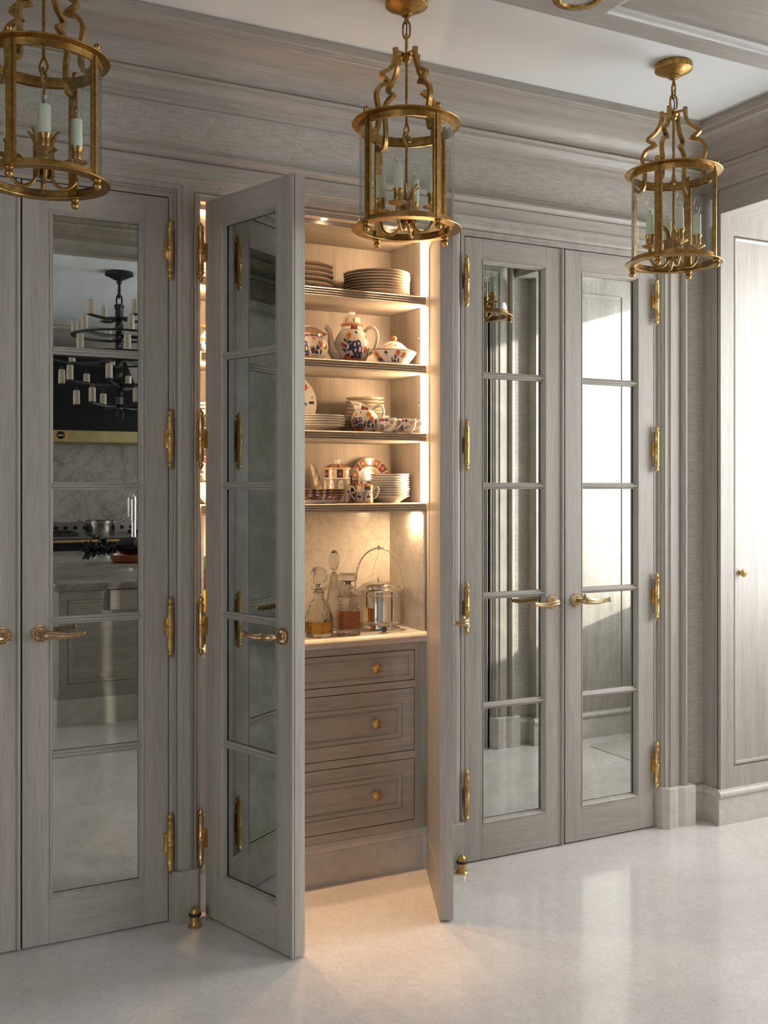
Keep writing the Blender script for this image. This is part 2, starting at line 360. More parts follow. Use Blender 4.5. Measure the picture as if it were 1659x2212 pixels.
def knob_mesh(r=0.018):
    return MB().lathe([(0.0005, 0), (0.62*r, 0), (0.66*r, 0.003), (0.5*r, 0.005), (0.34*r, 0.008), (0.32*r, 0.014), (0.6*r, 0.017), (0.95*r, 0.019), (r, 0.022), (0.97*r, 0.024), (0.72*r, 0.0265), (0.66*r, 0.0255), (0.6*r, 0.027), (0.36*r, 0.029), (0.3*r, 0.028), (0.25*r, 0.029), (0.0005, 0.030)], 28)
KNOB = knob_mesh()
KM = None
def knob(parent, x, y, z, mat=BRASS):
    global KM
    if KM is None:
        KM = KNOB.build('knob', mat, parent, 50); KM.location = (x, y, z); KM.rotation_euler = (PI/2, 0, 0); return KM
    k = KM.copy(); COL.objects.link(k); k.parent = parent; k.location = (x, y, z); return k
knob(panel, 0.119, 0.0064, 0.925)
rev2 = struct('wall_reveal', MB().rects('y', X_R2+0.075, 4.04, 0.242, 2.555, RP, sgn=1, y0=Y_REV2), WZ, smooth=40)
struct('baseboard_front', skirt(X_R2-0.021, X_WIN, Y_REV2, -1), BASESTONE, smooth=40)
# ------------------------------------------------------------------ wall on the kitchen side: short return, wide opening with panelled header
m = MB().box(C2+0.004, X_R2, Y_OPP, -1.74, 0, 2.72); struct('wall_front', m, LINEN)
m = MB().box(C2, K_X1, -1.70, -1.752, 0, K_Z).box(-2.4, K_X1, -1.44, -1.74, 2.66, K_Z); struct('wall_header', m, WX)
struct('trim_11', portal(-2.2, C2, INNER+OUTER[1:], Z_SOF+0.003, 0.0, sgn=1, y0=Y_OPP), WZ, smooth=35)
struct('trim_12', MB().box(C2+0.0, C2+0.02, -1.455, -1.745, 0, Z_SOF), WZ)
struct('trim_13', big_plinth(-1, Y_OPP, C2-C1), BASESTONE)
struct('baseboard_return', extrude([(Y_OPP-a, b) for a, b in BP], C2+0.17, X_R2, 'x'), BASESTONE, smooth=40)
struct('baseboard_corner', extrude([(X_R2+a, b) for a, b in BP], Y_OPP, Y_REV2, 'y'), BASESTONE, smooth=40)
# header soffit with sunk panels
SOF0, SOF1 = -1.395, -1.72
m = MB(); xs = [(-2.2, -0.75), (-0.45, 1.30), (1.59, 3.0)]
px = -2.4
for a, b in xs: m.box(px, a, SOF1, SOF0, Z_SOF, Z_SOF+0.10); px = b
m.box(px, C2+0.0, SOF1, SOF0, Z_SOF, Z_SOF+0.10)
for a, b in xs: m.box(a, b, SOF0-0.064, SOF0, Z_SOF, Z_SOF+0.10).box(a, b, SOF1, SOF1+0.064, Z_SOF, Z_SOF+0.10)
struct('trim_14', m, WX)
for i, (a, b) in enumerate(xs):
    struct('trim_%d' % (15+i), MB().rects('z', a, b, SOF1+0.064, SOF0-0.064, [(0, 0.0), (0.003, 0.003), (0.012, 0.006), (0.022, 0.013), (0.026, 0.0135), (0.030, 0.018)], y0=Z_SOF), WX, smooth=35)
dl = thing('downlight', 'round recessed ceiling light in the panelled header soffit', 'light', (1.483, -1.50, Z_SOF))
MB().lathe([(0.040, -0.001), (0.043, -0.006), (0.056, -0.007), (0.060, -0.003), (0.060, -0.0005), (0.040, -0.0005)], 36, cap=False).build('trim_ring', GILT, dl, 50)
MB().lathe([(0.0005, 0.0), (0.041, -0.0008), (0.041, -0.0002), (0.0005, -0.0001)], 30).build('lens', plain('frosted_lens', (0.55, 0.5, 0.45), 0.5), dl, 50)
# ------------------------------------------------------------------ far ends and kitchen shell
struct('wall_left', MB().box(-2.5, -2.3, -1.44, 0.5, 0, Z_C), WZ)
KW = plain('greige_paint', (0.38, 0.355, 0.315), 0.6)
struct('wall_kitchen_rear', MB().box(K_X0-0.2, K_X1+0.2, K_Y-0.2, K_Y, 0, K_Z), KW)
def wall_with_window(name, x0, x1, ya, yb, wa, wb, zs, zh):
    struct(name, MB().box(x0, x1, ya, wa, 0, K_Z).box(x0, x1, wb, yb, 0, K_Z).box(x0, x1, wa, wb, 0, zs).box(x0, x1, wa, wb, zh, K_Z), KW)
wall_with_window('wall_kitchen_side', K_X1, K_X1+0.2, K_Y, -1.70, -5.8, -3.4, 0.95, 2.6)
wall_with_window('wall_kitchen_end', K_X0-0.2, K_X0, K_Y, -1.70, -6.4, -4.0, 0.95, 2.6)
struct('wall_kitchen_return', MB().box(K_X0-0.2, -2.3, -1.70, -1.60, 0, K_Z), KW)
for i, x in enumerate((K_X1+0.09, K_X0-0.11)):
    ya, yb = ((-5.8, -3.4), (-6.4, -4.0))[i]
    f = MB()
    for k in range(4): yy = ya+(yb-ya-0.05)*k/3; f.box(x, x+0.05, yy, yy+0.05, 0.95, 2.6)
    f.box(x, x+0.05, ya, yb, 0.95, 1.0).box(x, x+0.05, ya, yb, 2.55, 2.6)
    wo = struct('window_%d' % (i+2), f, WZ); struct('window_pane', MB().box(x+0.02, x+0.026, ya+0.04, yb-0.04, 0.99, 2.56), CLEAR, wo)
KCP = [(K_Y+0.0, 2.86), (K_Y+0.03, 2.86), (K_Y+0.035, 2.90), (K_Y+0.06, 2.92), (K_Y+0.10, 2.98), (K_Y+0.22, 3.10), (K_Y+0.30, 3.13), (K_Y+0.30, 3.16), (K_Y+0.34, 3.17), (K_Y+0.34, K_Z), (K_Y, K_Z)]
struct('trim_18', extrude([(a, b) for a, b in KCP], K_X0, K_X1, 'x'), WX, smooth=30)
# ------------------------------------------------------------------ mirrored doors
DW = 0.4658; FY = 0.014; BT = 0.045
ZB, ZT = 0.006, DOOR_TOP
OX0, OX1, OZ0, OZ1 = 0.083, DW-0.082, 0.142, 2.327
MUNT = (1.8815, 1.4505, 1.0225, 0.5945)
def flute(n, d): return lambda a, *_: 1-d*(0.5-0.5*math.cos(n*a))
def finial(sgn):
    r = 0.0112; p = [(0.0086, 0), (0.0098, 0.002), (0.0098, 0.004), (0.005, 0.006), (0.005, 0.008), (0.0088, 0.011), (0.0104, 0.015), (0.0098, 0.019), (0.0072, 0.0225), (0.0052, 0.025), (0.0046, 0.0275), (0.0024, 0.030), (0.0004, 0.032)]
    return MB().lathe([(a, sgn*b) for a, b in p], 18, ripple=lambda t, z: 1-0.16*(0.5-0.5*math.cos(6*t+90*z)) if abs(z) > 0.009 else 1)
BAR = []
def hinge_barrel():
    m = MB(); h = 0.0705
    for z0, z1 in ((-h, -0.004), (0.004, h)):
        m.lathe([(0.0105, z0), (0.0112, z0+0.002), (0.0112, z0+0.005), (0.0104, z0+0.007), (0.0104, z1-0.006), (0.0112, z1-0.004), (0.0112, z1-0.001), (0.0105, z1)], 48,
                ripple=lambda t, z: 1-0.10*(0.5-0.5*math.cos(12*t)) if 0.0095 < abs(z) < h-0.006 else 1)
    m.lathe([(0.0098, -0.004), (0.0116, -0.002), (0.0116, 0.002), (0.0098, 0.004)], 24); return m
HZ = (2.2325, 1.6065, 0.9825, 0.2680)
def lever(s):
    m = MB(); x = -s
    pts = [(0, 0, 0), (0, -0.018, 0), (0, -0.032, 0.0005), (x*0.004, -0.042, 0.001), (x*0.014, -0.049, 0.001), (x*0.03, -0.051, 0.0), (x*0.05, -0.051, -0.0025), (x*0.075, -0.050, -0.004), (x*0.10, -0.051, -0.002), (x*0.118, -0.053, 0.001), (x*0.124, -0.0535, 0.0015)]
    rad = [0.0075, 0.0075, 0.0085, 0.0115, 0.0135, 0.0132, 0.0118, 0.0098, 0.0085, 0.0082, 0.008]
    P = []; R = []
    for i in range(len(pts)-1):
        for k in range(3):
            t = k/3; P.append([pts[i][j]*(1-t)+pts[i+1][j]*t for j in range(3)]); R.append(rad[i]*(1-t)+rad[i+1]*t)
    P.append(pts[-1]); R.append(rad[-1])
    m.tube(P, R, 40, flute=lambda a: 1-0.13*(0.5-0.5*math.cos(10*a)), flat=0.9, sub=1)
    m.ball((x*0.126, -0.0538, 0.0015), 0.0098, 16, 10, (0.6, 1, 1)); return m
def rosette():
    m = MB(); prof = [(0.0005, 0.010), (0.009, 0.010), (0.0105, 0.0085), (0.012, 0.0075), (0.0165, 0.0085), (0.021, 0.0065), (0.0225, 0.005), (0.0245, 0.0065), (0.0265, 0.0062), (0.0275, 0.003), (0.0275, 0)]
    L = []
    for r, z in prof:
        L.append([(r*math.cos(2*PI*j/64), -(z+(0.0012*math.cos(16*2*PI*j/64) if 0.011 < r < 0.0215 else (0.0006*math.cos(32*2*PI*j/64) if r > 0.024 and z > 0.004 else 0))), r*math.sin(2*PI*j/64)) for j in range(64)])
    return m.loft(L, cap=True)
def make_leaf(s, astragal):
    """s=+1: hinged on its left edge and running to +x, s=-1: mirrored"""
    t = thing('mirrored_door', 'x', 'door', (0, 0, 0), 0, 'mirrored pantry doors')
    X = lambda a: s*a
    for a, b in ((0.0028, OX0), (OX1, DW)): MB().box(X(a), X(b), FY, FY+BT, ZB, ZT, 0.0012).build('stile', WZ, t)
    for a, b in ((ZB, OZ0), (OZ1, ZT)): MB().box(X(OX0), X(OX1), FY+0.0003, FY+BT-0.0003, a, b).build('rail', WX, t)
    st = [(0, 0.0004), (0.0005, -0.0015), (0.0035, -0.0015), (0.0042, 0.002), (0.006, 0.003), (0.010, 0.009), (0.0115, 0.015), (0.013, 0.0155), (0.0145, 0.0195), (0.0145, 0.0205), (0.006, 0.0206)]
    xa, xb = sorted((X(OX0), X(OX1)))
    MB().rects('y', xa, xb, OZ0, OZ1, st, fill=False, y0=FY).build('glazing_bead', WZ, t, 35)
    MB().box(xa-0.003, xb+0.003, FY+0.029, FY+BT-0.002, OZ0-0.003, OZ1+0.003).build('back_panel', WZ, t)
    mp = [(-0.0130, 0.0205), (-0.0125, 0.0155), (-0.0105, 0.0130), (-0.0060, 0.0115), (-0.0038, 0.0075), (-0.0030, 0.0035), (-0.0012, 0.0022), (0.0012, 0.0022), (0.0030, 0.0035), (0.0038, 0.0075), (0.0060, 0.0115), (0.0105, 0.0130), (0.0125, 0.0155), (0.0130, 0.0205)]
    mo = None
    for z in MUNT:
        if mo is None: mo = extrude([(FY+b, a) for a, b in mp], xa+0.003, xb-0.003, 'x').build('muntin', WX, t, 35); mo.location = (0, 0, z)
        else: c = mo.copy(); COL.objects.link(c); c.parent = t; c.location = (0, 0, z)
    edges = [OZ1-0.010]+[q for z in MUNT for q in (z+0.006, z-0.006)]+[OZ0+0.010]
    for i in range(5):
        z1, z0 = edges[2*i], edges[2*i+1]
        o = MB().box(xa+0.008, xb-0.008, FY+0.0240, FY+0.0285, 0, z1-z0).build('mirror_pane', MIRROR, t); o.location = (0, 0, z0)
    if astragal: extrude([(X(DW)-s*0.000, FY+0.004), (X(DW)-s*0.0, FY-0.005), (X(DW)-s*0.003, FY-0.0075), (X(DW)-s*0.007, FY-0.0075), (X(DW)-s*0.010, FY-0.005), (X(DW)-s*0.010, FY+0.004)], ZB+0.001, ZT-0.001, 'z').build('astragal', WZ, t, 40)
    if not BAR: BAR.extend([None, None, None])
    for z in HZ:
        if BAR[0] is None:
            h = hinge_barrel().build('hinge', BRASS, t, 40); f1 = finial(1).build('finial', BRASS, h, 50); f1.location = (0, 0, 0.0705); f2 = finial(-1).build('finial', BRASS, h, 50); f2.location = (0, 0, -0.0705)
            BAR[0], BAR[1], BAR[2] = h, f1, f2
        else:
            h = BAR[0].copy(); COL.objects.link(h); h.parent = t
            for f in BAR[1:]: g = f.copy(); COL.objects.link(g); g.parent = h
        h.location = (0, -0.002, z)
        MB().box(s*0.0, s*0.018, 0.004, FY+0.002, -0.03, 0.03).build('hinge_plate', BRASS, h)
    xr = X(DW-0.053); zr = 0.986
    hd = lever(s).build('handle', BRONZE, t, 50); hd.location = (xr, FY-0.002, zr)
    rosette().build('rosette', BRONZE, hd, 40).location = (0, 0.002, 0)
    return t
LEFT = make_leaf(1, True); RIGHT = make_leaf(-1, False)
PY = -FY
def place(o, x, ang, label): o.location = (x, PY, 0); o.rotation_euler = (0, 0, math.radians(ang)); o['label'] = label
place(LEFT, B0, -72.5, 'open door leaf hinged beside the kitchen-reflecting door, mirror face shown, hiding half the shelves')
place(RIGHT, B1, 65.8, 'open door leaf seen edge-on between the lit shelves and the closed mirrored pair')
l2 = copy_tree(LEFT); place(l2, A0, 0, 'closed door mostly cut off, only its meeting stile and a round handle rosette showing')
l3 = copy_tree(LEFT); place(l3, C0, 0, 'closed mirrored door reflecting a gilt lantern and linen wall')
r2 = copy_tree(RIGHT); place(r2, A1, 0, 'closed mirrored door reflecting the kitchen range and black chandelier')
r3 = copy_tree(RIGHT); place(r3, C1, 0, 'closed mirrored door reflecting a sunlit oak panel, next to the linen strip')
# ------------------------------------------------------------------ brass floor door stops
def door_stop(x, y, label):
    t = thing('door_stop', label, 'door stop', (x, y, 0), 0, 'brass floor door stops')
    MB().lathe([(0.0005, 0), (0.0235, 0), (0.0240, 0.003), (0.0215, 0.006), (0.0165, 0.0075), (0.0160, 0.010), (0.0160, 0.035), (0.012, 0.036), (0.0005, 0.036)], 30).build('base', BRASS, t, 40)
    MB().lathe([(0.0145, 0.0345), (0.0200, 0.0365), (0.0215, 0.0400), (0.0200, 0.0435), (0.0145, 0.0455)], 30).build('rubber_ring', RUBBER, t, 60)
    MB().lathe([(0.0165, 0.0445), (0.0172, 0.047), (0.0160, 0.053), (0.0128, 0.0595), (0.0075, 0.0645), (0.0005, 0.0665)], 30).build('dome_cap', BRASS, t, 60)
door_stop(1.020, -0.072, 'low brass door stop on the floor by the open mirror-faced leaf')
door_stop(2.0515, -0.067, 'low brass door stop on the floor by the edge-on open leaf')
# ------------------------------------------------------------------ lanterns
def make_lantern():
    t = thing('lantern', 'x', 'pendant light', (0, 0, 0), 0, 'gilt glass lanterns along the passage')
    ZT2, ZB2 = 2.510, 2.204   # top and bottom rings
    # canopy on the ceiling
    MB().lathe([(0.0005, 2.8795), (0.0600, 2.8795), (0.0625, 2.877), (0.0625, 2.858), (0.0610, 2.8565), (0.056, 2.8545), (0.045, 2.8485), (0.030, 2.8420), (0.0225, 2.8400), (0.0215, 2.8355), (0.0165, 2.8340), (0.0145, 2.8290), (0.008, 2.8265), (0.0005, 2.8260)], 48).build('canopy', GILT, t, 22)
    # chain
    def link(z, rot, a=0.0105, b=0.0225, r=0.0032):
        p = []
        for i in range(24):
            q = 2*PI*i/24; x = a*math.cos(q); zz = b*math.sin(q)+(0.010 if math.sin(q) > 0 else -0.010)*0.5
            p.append((x*math.cos(rot), x*math.sin(rot), z+zz))
        return MB().tube(p, r, 8, closed=True)
    MB().tube([(-0.005, 0, 2.826), (-0.006, 0, 2.812), (0, 0, 2.806), (0.006, 0, 2.812), (0.005, 0, 2.826)], 0.0028, 8).build('ceiling_loop', GILT, t, 60)
    link(2.7885, 0.9).build('chain_link', GILT, t, 60); link(2.749, 2.4, 0.0125, 0.021, 0.0036).build('chain_link', GILT, t, 60)
    cw = MB().tube([(0.003, 0.002, 2.825), (-0.004, 0.004, 2.80), (0.004, -0.003, 2.775), (-0.003, 0.002, 2.75), (0, 0, 2.722)], 0.0018, 6); cw.build('flex', BLACK, t, 60)
    # crown: four scrolled arms (flat square section)
    pr = [(0.006, 2.716), (0.020, 2.7155), (0.0375, 2.7165), (0.0385, 2.7245), (0.0365, 2.726)]
    arm = [(0.041, 2.726), (0.040, 2.712), (0.042, 2.695), (0.049, 2.676), (0.061, 2.660), (0.078, 2.648), (0.089, 2.643), (0.0905, 2.637), (0.081, 2.628), (0.066, 2.6205), (0.060, 2.616), (0.070, 2.6125), (0.086, 2.609), (0.099, 2.600), (0.108, 2.586), (0.110, 2.572), (0.107, 2.556), (0.1025, 2.540), (0.1015, 2.522), (0.102, 2.500), (0.1045, 2.482), (0.110, 2.470), (0.121, 2.466), (0.131, 2.470), (0.1365, 2.480)]
    L = []
    wdt = 0.0062; th = 0.0058
    for i, (r, z) in enumerate(arm):
        a = Vector((*arm[max(i-1, 0)],)); b = Vector((*arm[min(i+1, len(arm)-1)],)); d = (b-a).normalized(); nx, nz = -d[1], d[0]
        L.append([(r+nx*th, -wdt, z+nz*th), (r+nx*th, wdt, z+nz*th), (r-nx*th, wdt, z-nz*th), (r-nx*th, -wdt, z-nz*th)])
    am = MB().loft(L, cap=True).box(0.0, 0.042, -0.0055, 0.0055, 2.7115, 2.7185)
    a0 = am.build('crown_arm', GILT, t, 25)
    for k in range(1, 4): c = a0.copy(); COL.objects.link(c); c.parent = t; c.rotation_euler = (0, 0, k*PI/2)
    # rings with flanges
    R = 0.1385
    MB().lathe([(R-0.004, ZT2-0.022), (R+0.003, ZT2-0.022), (R+0.004, ZT2-0.006), (R+0.010, ZT2-0.004), (R+0.021, ZT2-0.002), (R+0.0225, ZT2), (R+0.021, ZT2+0.002), (R+0.006, ZT2+0.003), (R-0.001, ZT2+0.006), (R-0.005, ZT2+0.006), (R-0.005, ZT2-0.02)], 96, cap=False).build('top_ring', GILT, t, 35)
    MB().lathe([(R-0.005, ZB2+0.018), (R+0.003, ZB2+0.018), (R+0.004, ZB2+0.004), (R+0.012, ZB2+0.002), (R+0.022, ZB2+0.001), (R+0.0232, ZB2-0.001), (R+0.022, ZB2-0.003), (R-0.008, ZB2-0.004), (R-0.0085, ZB2-0.001), (R-0.006, ZB2+0.001)], 96, cap=False).build('bottom_ring', GILT, t, 35)
    # posts, finials, curved panes
    pm = MB(); hw = 0.0125
    pm.box(R-0.003, R+0.004, -hw, hw, ZB2+0.004, ZT2-0.006).box(R+0.004, R+0.0075, -0.0055, 0.0055, ZB2+0.004, ZT2-0.006)
    fb = MB().lathe([(0.010, 0.0), (0.0115, -0.003), (0.0105, -0.006), (0.007, -0.007), (0.0068, -0.009), (0.0098, -0.013), (0.0105, -0.018), (0.0085, -0.0235), (0.004, -0.0265), (0.0005, -0.027)], 18, at=(R+0.008, 0, ZB2-0.003))
    ft = MB().lathe([(0.0095, 0.0), (0.0105, 0.003), (0.0092, 0.005), (0.006, 0.0065), (0.006, 0.008), (0.0082, 0.012), (0.0082, 0.017), (0.0055, 0.0215), (0.0005, 0.023)], 18, at=(R+0.008, 0, ZT2+0.001))
    base = None
    for k in range(4):
        if base is None: base = [pm.build('post', GILT, t, 30), fb.build('finial', GILT, t, 50), ft.build('finial', GILT, t, 50)]
        else:
            for b in base: c = b.copy(); COL.objects.link(c); c.parent = t; c.rotation_euler = (0, 0, k*PI/2)
    g = MB(); n = 20; i0, i1 = math.radians(3), math.radians(87); Lo = []
    for j in range(n+1):
        a = i0+(i1-i0)*j/n; q = [(R-0.0015, ZB2+0.004), (R+0.0010, ZB2+0.004), (R+0.0010, ZT2-0.008), (R-0.0015, ZT2-0.008)]
        Lo.append([(r*math.cos(a), r*math.sin(a), z) for r, z in q])
    gp = g.loft(Lo, cap=True).build('glass_panel', PANE, t, 40)
    for k in range(1, 4): c = gp.copy(); COL.objects.link(c); c.parent = t; c.rotation_euler = (0, 0, k*PI/2)
    # centre: flower, rod, hook, sheaf, arms, candles
    MB().lathe([(0.0005, 2.716), (0.012, 2.714), (0.0155, 2.708), (0.011, 2.703), (0.0125, 2.699), (0.008, 2.692), (0.004, 2.690), (0.0005, 2.690)], 24, ripple=lambda q, z: 1+0.12*math.cos(6*q)).build('crown_flower', GILT, t, 50)
    MB().tube([(0, 0, 2.70), (0, 0, 2.515)], 0.0042, 10).build('centre_rod', GILT, t, 60)
    MB().tube([(0, 0, 2.52), (0.004, 0, 2.508), (0.0105, 0, 2.494), (0.0095, 0, 2.480), (0, 0, 2.474), (-0.0095, 0, 2.480), (-0.0105, 0, 2.494), (-0.004, 0, 2.508), (0, 0, 2.52)], 0.0034, 8).build('rod_loop', GILT, t, 60)
    MB().tube([(0, 0.012, 2.462), (0, 0.010, 2.478), (0, 0, 2.486), (0, -0.0095, 2.478), (0, -0.007, 2.462), (0, 0, 2.448), (0, 0, 2.42), (0, 0, 2.315)], 0.0040, 10).build('hook_rod', GILT, t, 60)
    sh = MB(); 
    for k in range(6):
        a = k*PI/3+0.3; c, s_ = math.cos(a), math.sin(a)
        sh.tube([(0.020*c, 0.020*s_, 2.218), (0.0185*c, 0.0185*s_, 2.25), (0.018*c, 0.018*s_, 2.285), (0.021*c, 0.021*s_, 2.305), (0.031*c, 0.031*s_, 2.322), (0.040*c, 0.040*s_, 2.330)], [0.0065, 0.0075, 0.0075, 0.006, 0.0045, 0.002], 8)
    sh.build('wheat_sheaf', GILT, t, 50)
    MB().lathe([(0.0245+(0.0012 if i % 2 else 0), 2.247+0.0028*i) for i in range(15)], 22).build('binding_cord', GILT, t, 60)
    MB().ball((0, 0, 2.222), 0.011, 14, 8).build('sheaf_boss', GILT, t, 60)
    rc = 0.079; parts = []
    am2 = MB().tube([(0.016, 0, 2.232), (0.020, 0, 2.214), (0.030, 0, 2.199), (0.046, 0, 2.192), (0.062, 0, 2.196), (0.074, 0, 2.209), (rc, 0, 2.226), (rc, 0, 2.238)], 0.0046, 10)
    am2.lathe([(0.004, 2.230), (0.0062, 2.235), (0.0075, 2.244), (0.0055, 2.250), (0.009, 2.254), (0.0235, 2.260), (0.0275, 2.2635), (0.026, 2.2625), (0.012, 2.2615), (0.0095, 2.264)], 36, at=(rc, 0, 0), ripple=lambda q, z: 1+0.10*math.cos(8*q) if z > 2.257 else 1)
    cup = MB().lathe([(0.009, 2.262), (0.0125, 2.266), (0.0135, 2.272), (0.0125, 2.285), (0.0130, 2.291), (0.0165, 2.297), (0.0165, 2.300), (0.012, 2.300), (0.0005, 2.299)], 24, at=(rc, 0, 0))
    def drip(q, z): return 1+0.03*math.sin(5*q+40*z)+0.025*math.sin(9*q-70*z)
    can = MB().lathe([(0.0125, 2.294), (0.0140, 2.297), (0.0140, 2.33), (0.0136, 2.350), (0.0138, 2.365), (0.0130, 2.3685), (0.006, 2.3695), (0.0005, 2.3695)], 26, at=(rc, 0, 0), ripple=drip)
    bul = MB().lathe([(0.0055, 2.3695), (0.0075, 2.378), (0.0110, 2.389), (0.0118, 2.399), (0.0100, 2.410), (0.0064, 2.420), (0.0030, 2.4275), (0.0004, 2.433)], 20, at=(rc, 0, 0))
    fil = MB().tube([(rc, 0, 2.3695), (rc, 0, 2.385), (rc+0.002, 0.001, 2.392), (rc-0.002, 0, 2.392), (rc, 0, 2.388)], 0.0011, 6)
    for k in range(4):
        if not parts:
            a_ = am2.build('candle_arm', GILT, t, 50); b_ = cup.build('candle_cup', GILT, a_, 50); c_ = can.build('candle_sleeve', WAX, a_, 60); d_ = bul.build('bulb', BULB, a_, 70); e_ = fil.build('filament', CHROME, a_, 60)
            parts = [a_, b_, c_, d_, e_]
        else:
            c = parts[0].copy(); COL.objects.link(c); c.parent = t
            for q in parts[1:]: z = q.copy(); COL.objects.link(z); z.parent = c
        (parts[0] if k == 0 else c).rotation_euler = (0, 0, k*PI/2+0.60)
    return t
LN = make_lantern()
def azim(x, y, rel):   # world angle of a post that the camera sees REL degrees to the side of straight-on
    v = math.atan2(-3.405-y, -x); return v+math.radians(rel)
LY = -0.62; LS = 1.037; LZ = 1.45*(1-LS); LN.scale = (LS, LS, LS)
LN.location = (1.5145, LY, LZ); LN.rotation_euler = (0, 0, azim(1.5145, LY, 38)); LN['label'] = 'gilt glass lantern hanging in front of the lit open shelves'
c = copy_tree(LN); c.location = (0.4515, LY, LZ); c.rotation_euler = (0, 0, azim(0.4515, LY, 58)); c['label'] = 'gilt glass lantern cut off by the picture edge, over the kitchen-reflecting door'
c = copy_tree(LN); c.location = (2.582, LY, LZ); c.rotation_euler = (0, 0, azim(2.582, LY, -20)); c['label'] = 'gilt glass lantern hanging near the linen strip and bright window recess'
# ------------------------------------------------------------------ lit china cabinet behind the open doors
IX0, IX1, IY0, IY1 = 1.080, 1.966, 0.052, 0.345
SH = (2.172, 1.912, 1.652, 1.386)   # shelf tops
WT = 0.897                          # worktop
cab = thing('china_cabinet', 'limed oak cabinet with four lit shelves of china above a marble worktop', 'cabinet', (B0, 0.012, 0))
def cp(mb, name, mat, smooth=None):
    mb.xf(Matrix.Translation((-B0, -0.012, 0))); return mb.build(name, mat, cab, smooth)
cp(MB().box(IX0, IX1, IY1, 0.358, WT, 2.40), 'back_panel', WZ)
cp(MB().box(B0+0.001, IX0, IY0+0.045, 0.358, WT, 2.40), 'side_panel', WZ); cp(MB().box(IX1, B1-0.001, IY0+0.045, 0.358, WT, 2.40), 'side_panel', WZ)
cp(MB().box(B0+0.001, IX0-0.004, IY0, IY0+0.018, WT, 2.40), 'face_stile', WZ); cp(MB().box(IX1+0.004, B1-0.001, IY0, IY0+0.018, WT, 2.40), 'face_stile', WZ)
cp(MB().box(B0+0.001, B1-0.001, IY0, 0.358, 2.398, 2.4125), 'top_panel', WX)
for x, g in ((IX0, -1), (IX1, 1)):
    q = [(x+g*0.012, IY0+0.043), (x-g*0.002, IY0+0.0225), (x-g*0.001, IY0+0.0215), (x+g*0.0135, IY0+0.0425)]
    for k in range(4):
        za, zb = ((SH[0], 2.396), (SH[1], SH[0]-0.035), (SH[2], SH[1]-0.035), (SH[3], SH[2]-0.035))[k]
        cp(MB().loft([[(px_, py_, za+0.001) for px_, py_ in q], [(px_, py_, zb) for px_, py_ in q]], cap=True), 'light_strip', LED)
    cp(MB().box(x+g*0.014, x+g*0.020, IY0+0.018, IY0+0.046, SH[3], 2.397), 'light_channel', WZ)
for z in SH:
    T = 0.034; prof = [(IY1-0.001, z-T), (IY0+0.004, z-T)]
    for k in range(4):
        a = z-T+k*T/4
        for q in (0.06, 0.25, 0.5, 0.75, 0.94): prof.append((IY0+0.003-0.0052*math.sin(PI*q), a+q*T/4))
        prof.append((IY0+0.0045, a+T/4))
    prof += [(IY1-0.001, z)]
    cp(extrude(prof, IX0+0.0006, IX1-0.0006, 'x'), 'shelf', WX, 40)
for z in (2.02, 1.76, 1.50):
    for y in (0.11, 0.29): cp(MB().ball((IX1-0.001, y, z), 0.003, 8, 5), 'shelf_pin', CHROME)
for x in (IX0+0.05, IX1-0.018):
    cp(MB().lathe([(0.0005, 0), (0.014, 0), (0.014, -0.004), (0.0005, -0.004)], 20, at=(x, IY0+0.055, SH[3]-0.034)), 'spot_light', emit('spot_lens', (1, 0.70, 0.40), 26.0) if x > 1.5 else bpy.data.materials['spot_lens'] if 'spot_lens' in bpy.data.materials else emit('spot_lens', (1, 0.70, 0.40), 26.0))
for x in (IX0+0.05, IX1-0.018): lamp('worktop_spot', 'AREA', (x, IY0+0.055, SH[3]-0.040), (0, 0.05, -1), 2.6, (1, 0.70, 0.40), shape='DISK', size=0.024)
for x in (1.26, 1.53, 1.80):
    cp(MB().lathe([(0.0005, 0), (0.011, 0), (0.011, -0.003), (0.0005, -0.003)], 20, at=(x, 0.030, 2.4135)), 'head_light', bpy.data.materials['spot_lens'])
    lamp('cabinet_head_light', 'SPOT', (x, 0.030, 2.408), (0, -0.035, -1), 38, (1, 0.60, 0.31), spot_size=math.radians(46), spot_blend=0.7, shadow_soft_size=0.012)
wk = thing('marble_worktop', 'cream marble worktop with upstand behind decanters and ice bucket', 'worktop', (B0, 0.012, WT))
def wp(mb, name, mat, smooth=None):
    mb.xf(Matrix.Translation((-B0, -0.012, -WT))); return mb.build(name, mat, wk, smooth)
T0 = WT-0.0005
pr = [(0.334, T0), (IY0-0.004, T0), (IY0-0.012, T0-0.001), (IY0-0.020, T0-0.006), (IY0-0.0225, T0-0.013), (IY0-0.019, T0-0.019), (IY0-0.012, T0-0.0215), (IY0-0.011, T0-0.026), (IY0-0.006, T0-0.028), (IY0-0.004, T0-0.036), (0.334, T0-0.036)]
wp(extrude(pr, B0+0.001, B1-0.001, 'x'), 'slab', MARBLE, 40)
wp(MB().box(IX0+0.001, IX1-0.001, 0.334, IY1-0.0005, WT, SH[3]-0.0345), 'back_splash', MARBLE)
for xa, xb in ((IX0+0.0005, IX0+0.010), (IX1-0.010, IX1-0.0005)): wp(MB().box(xa, xb, IY0+0.004, 0.334, WT, SH[3]-0.0345), 'side_splash', MARBLE)
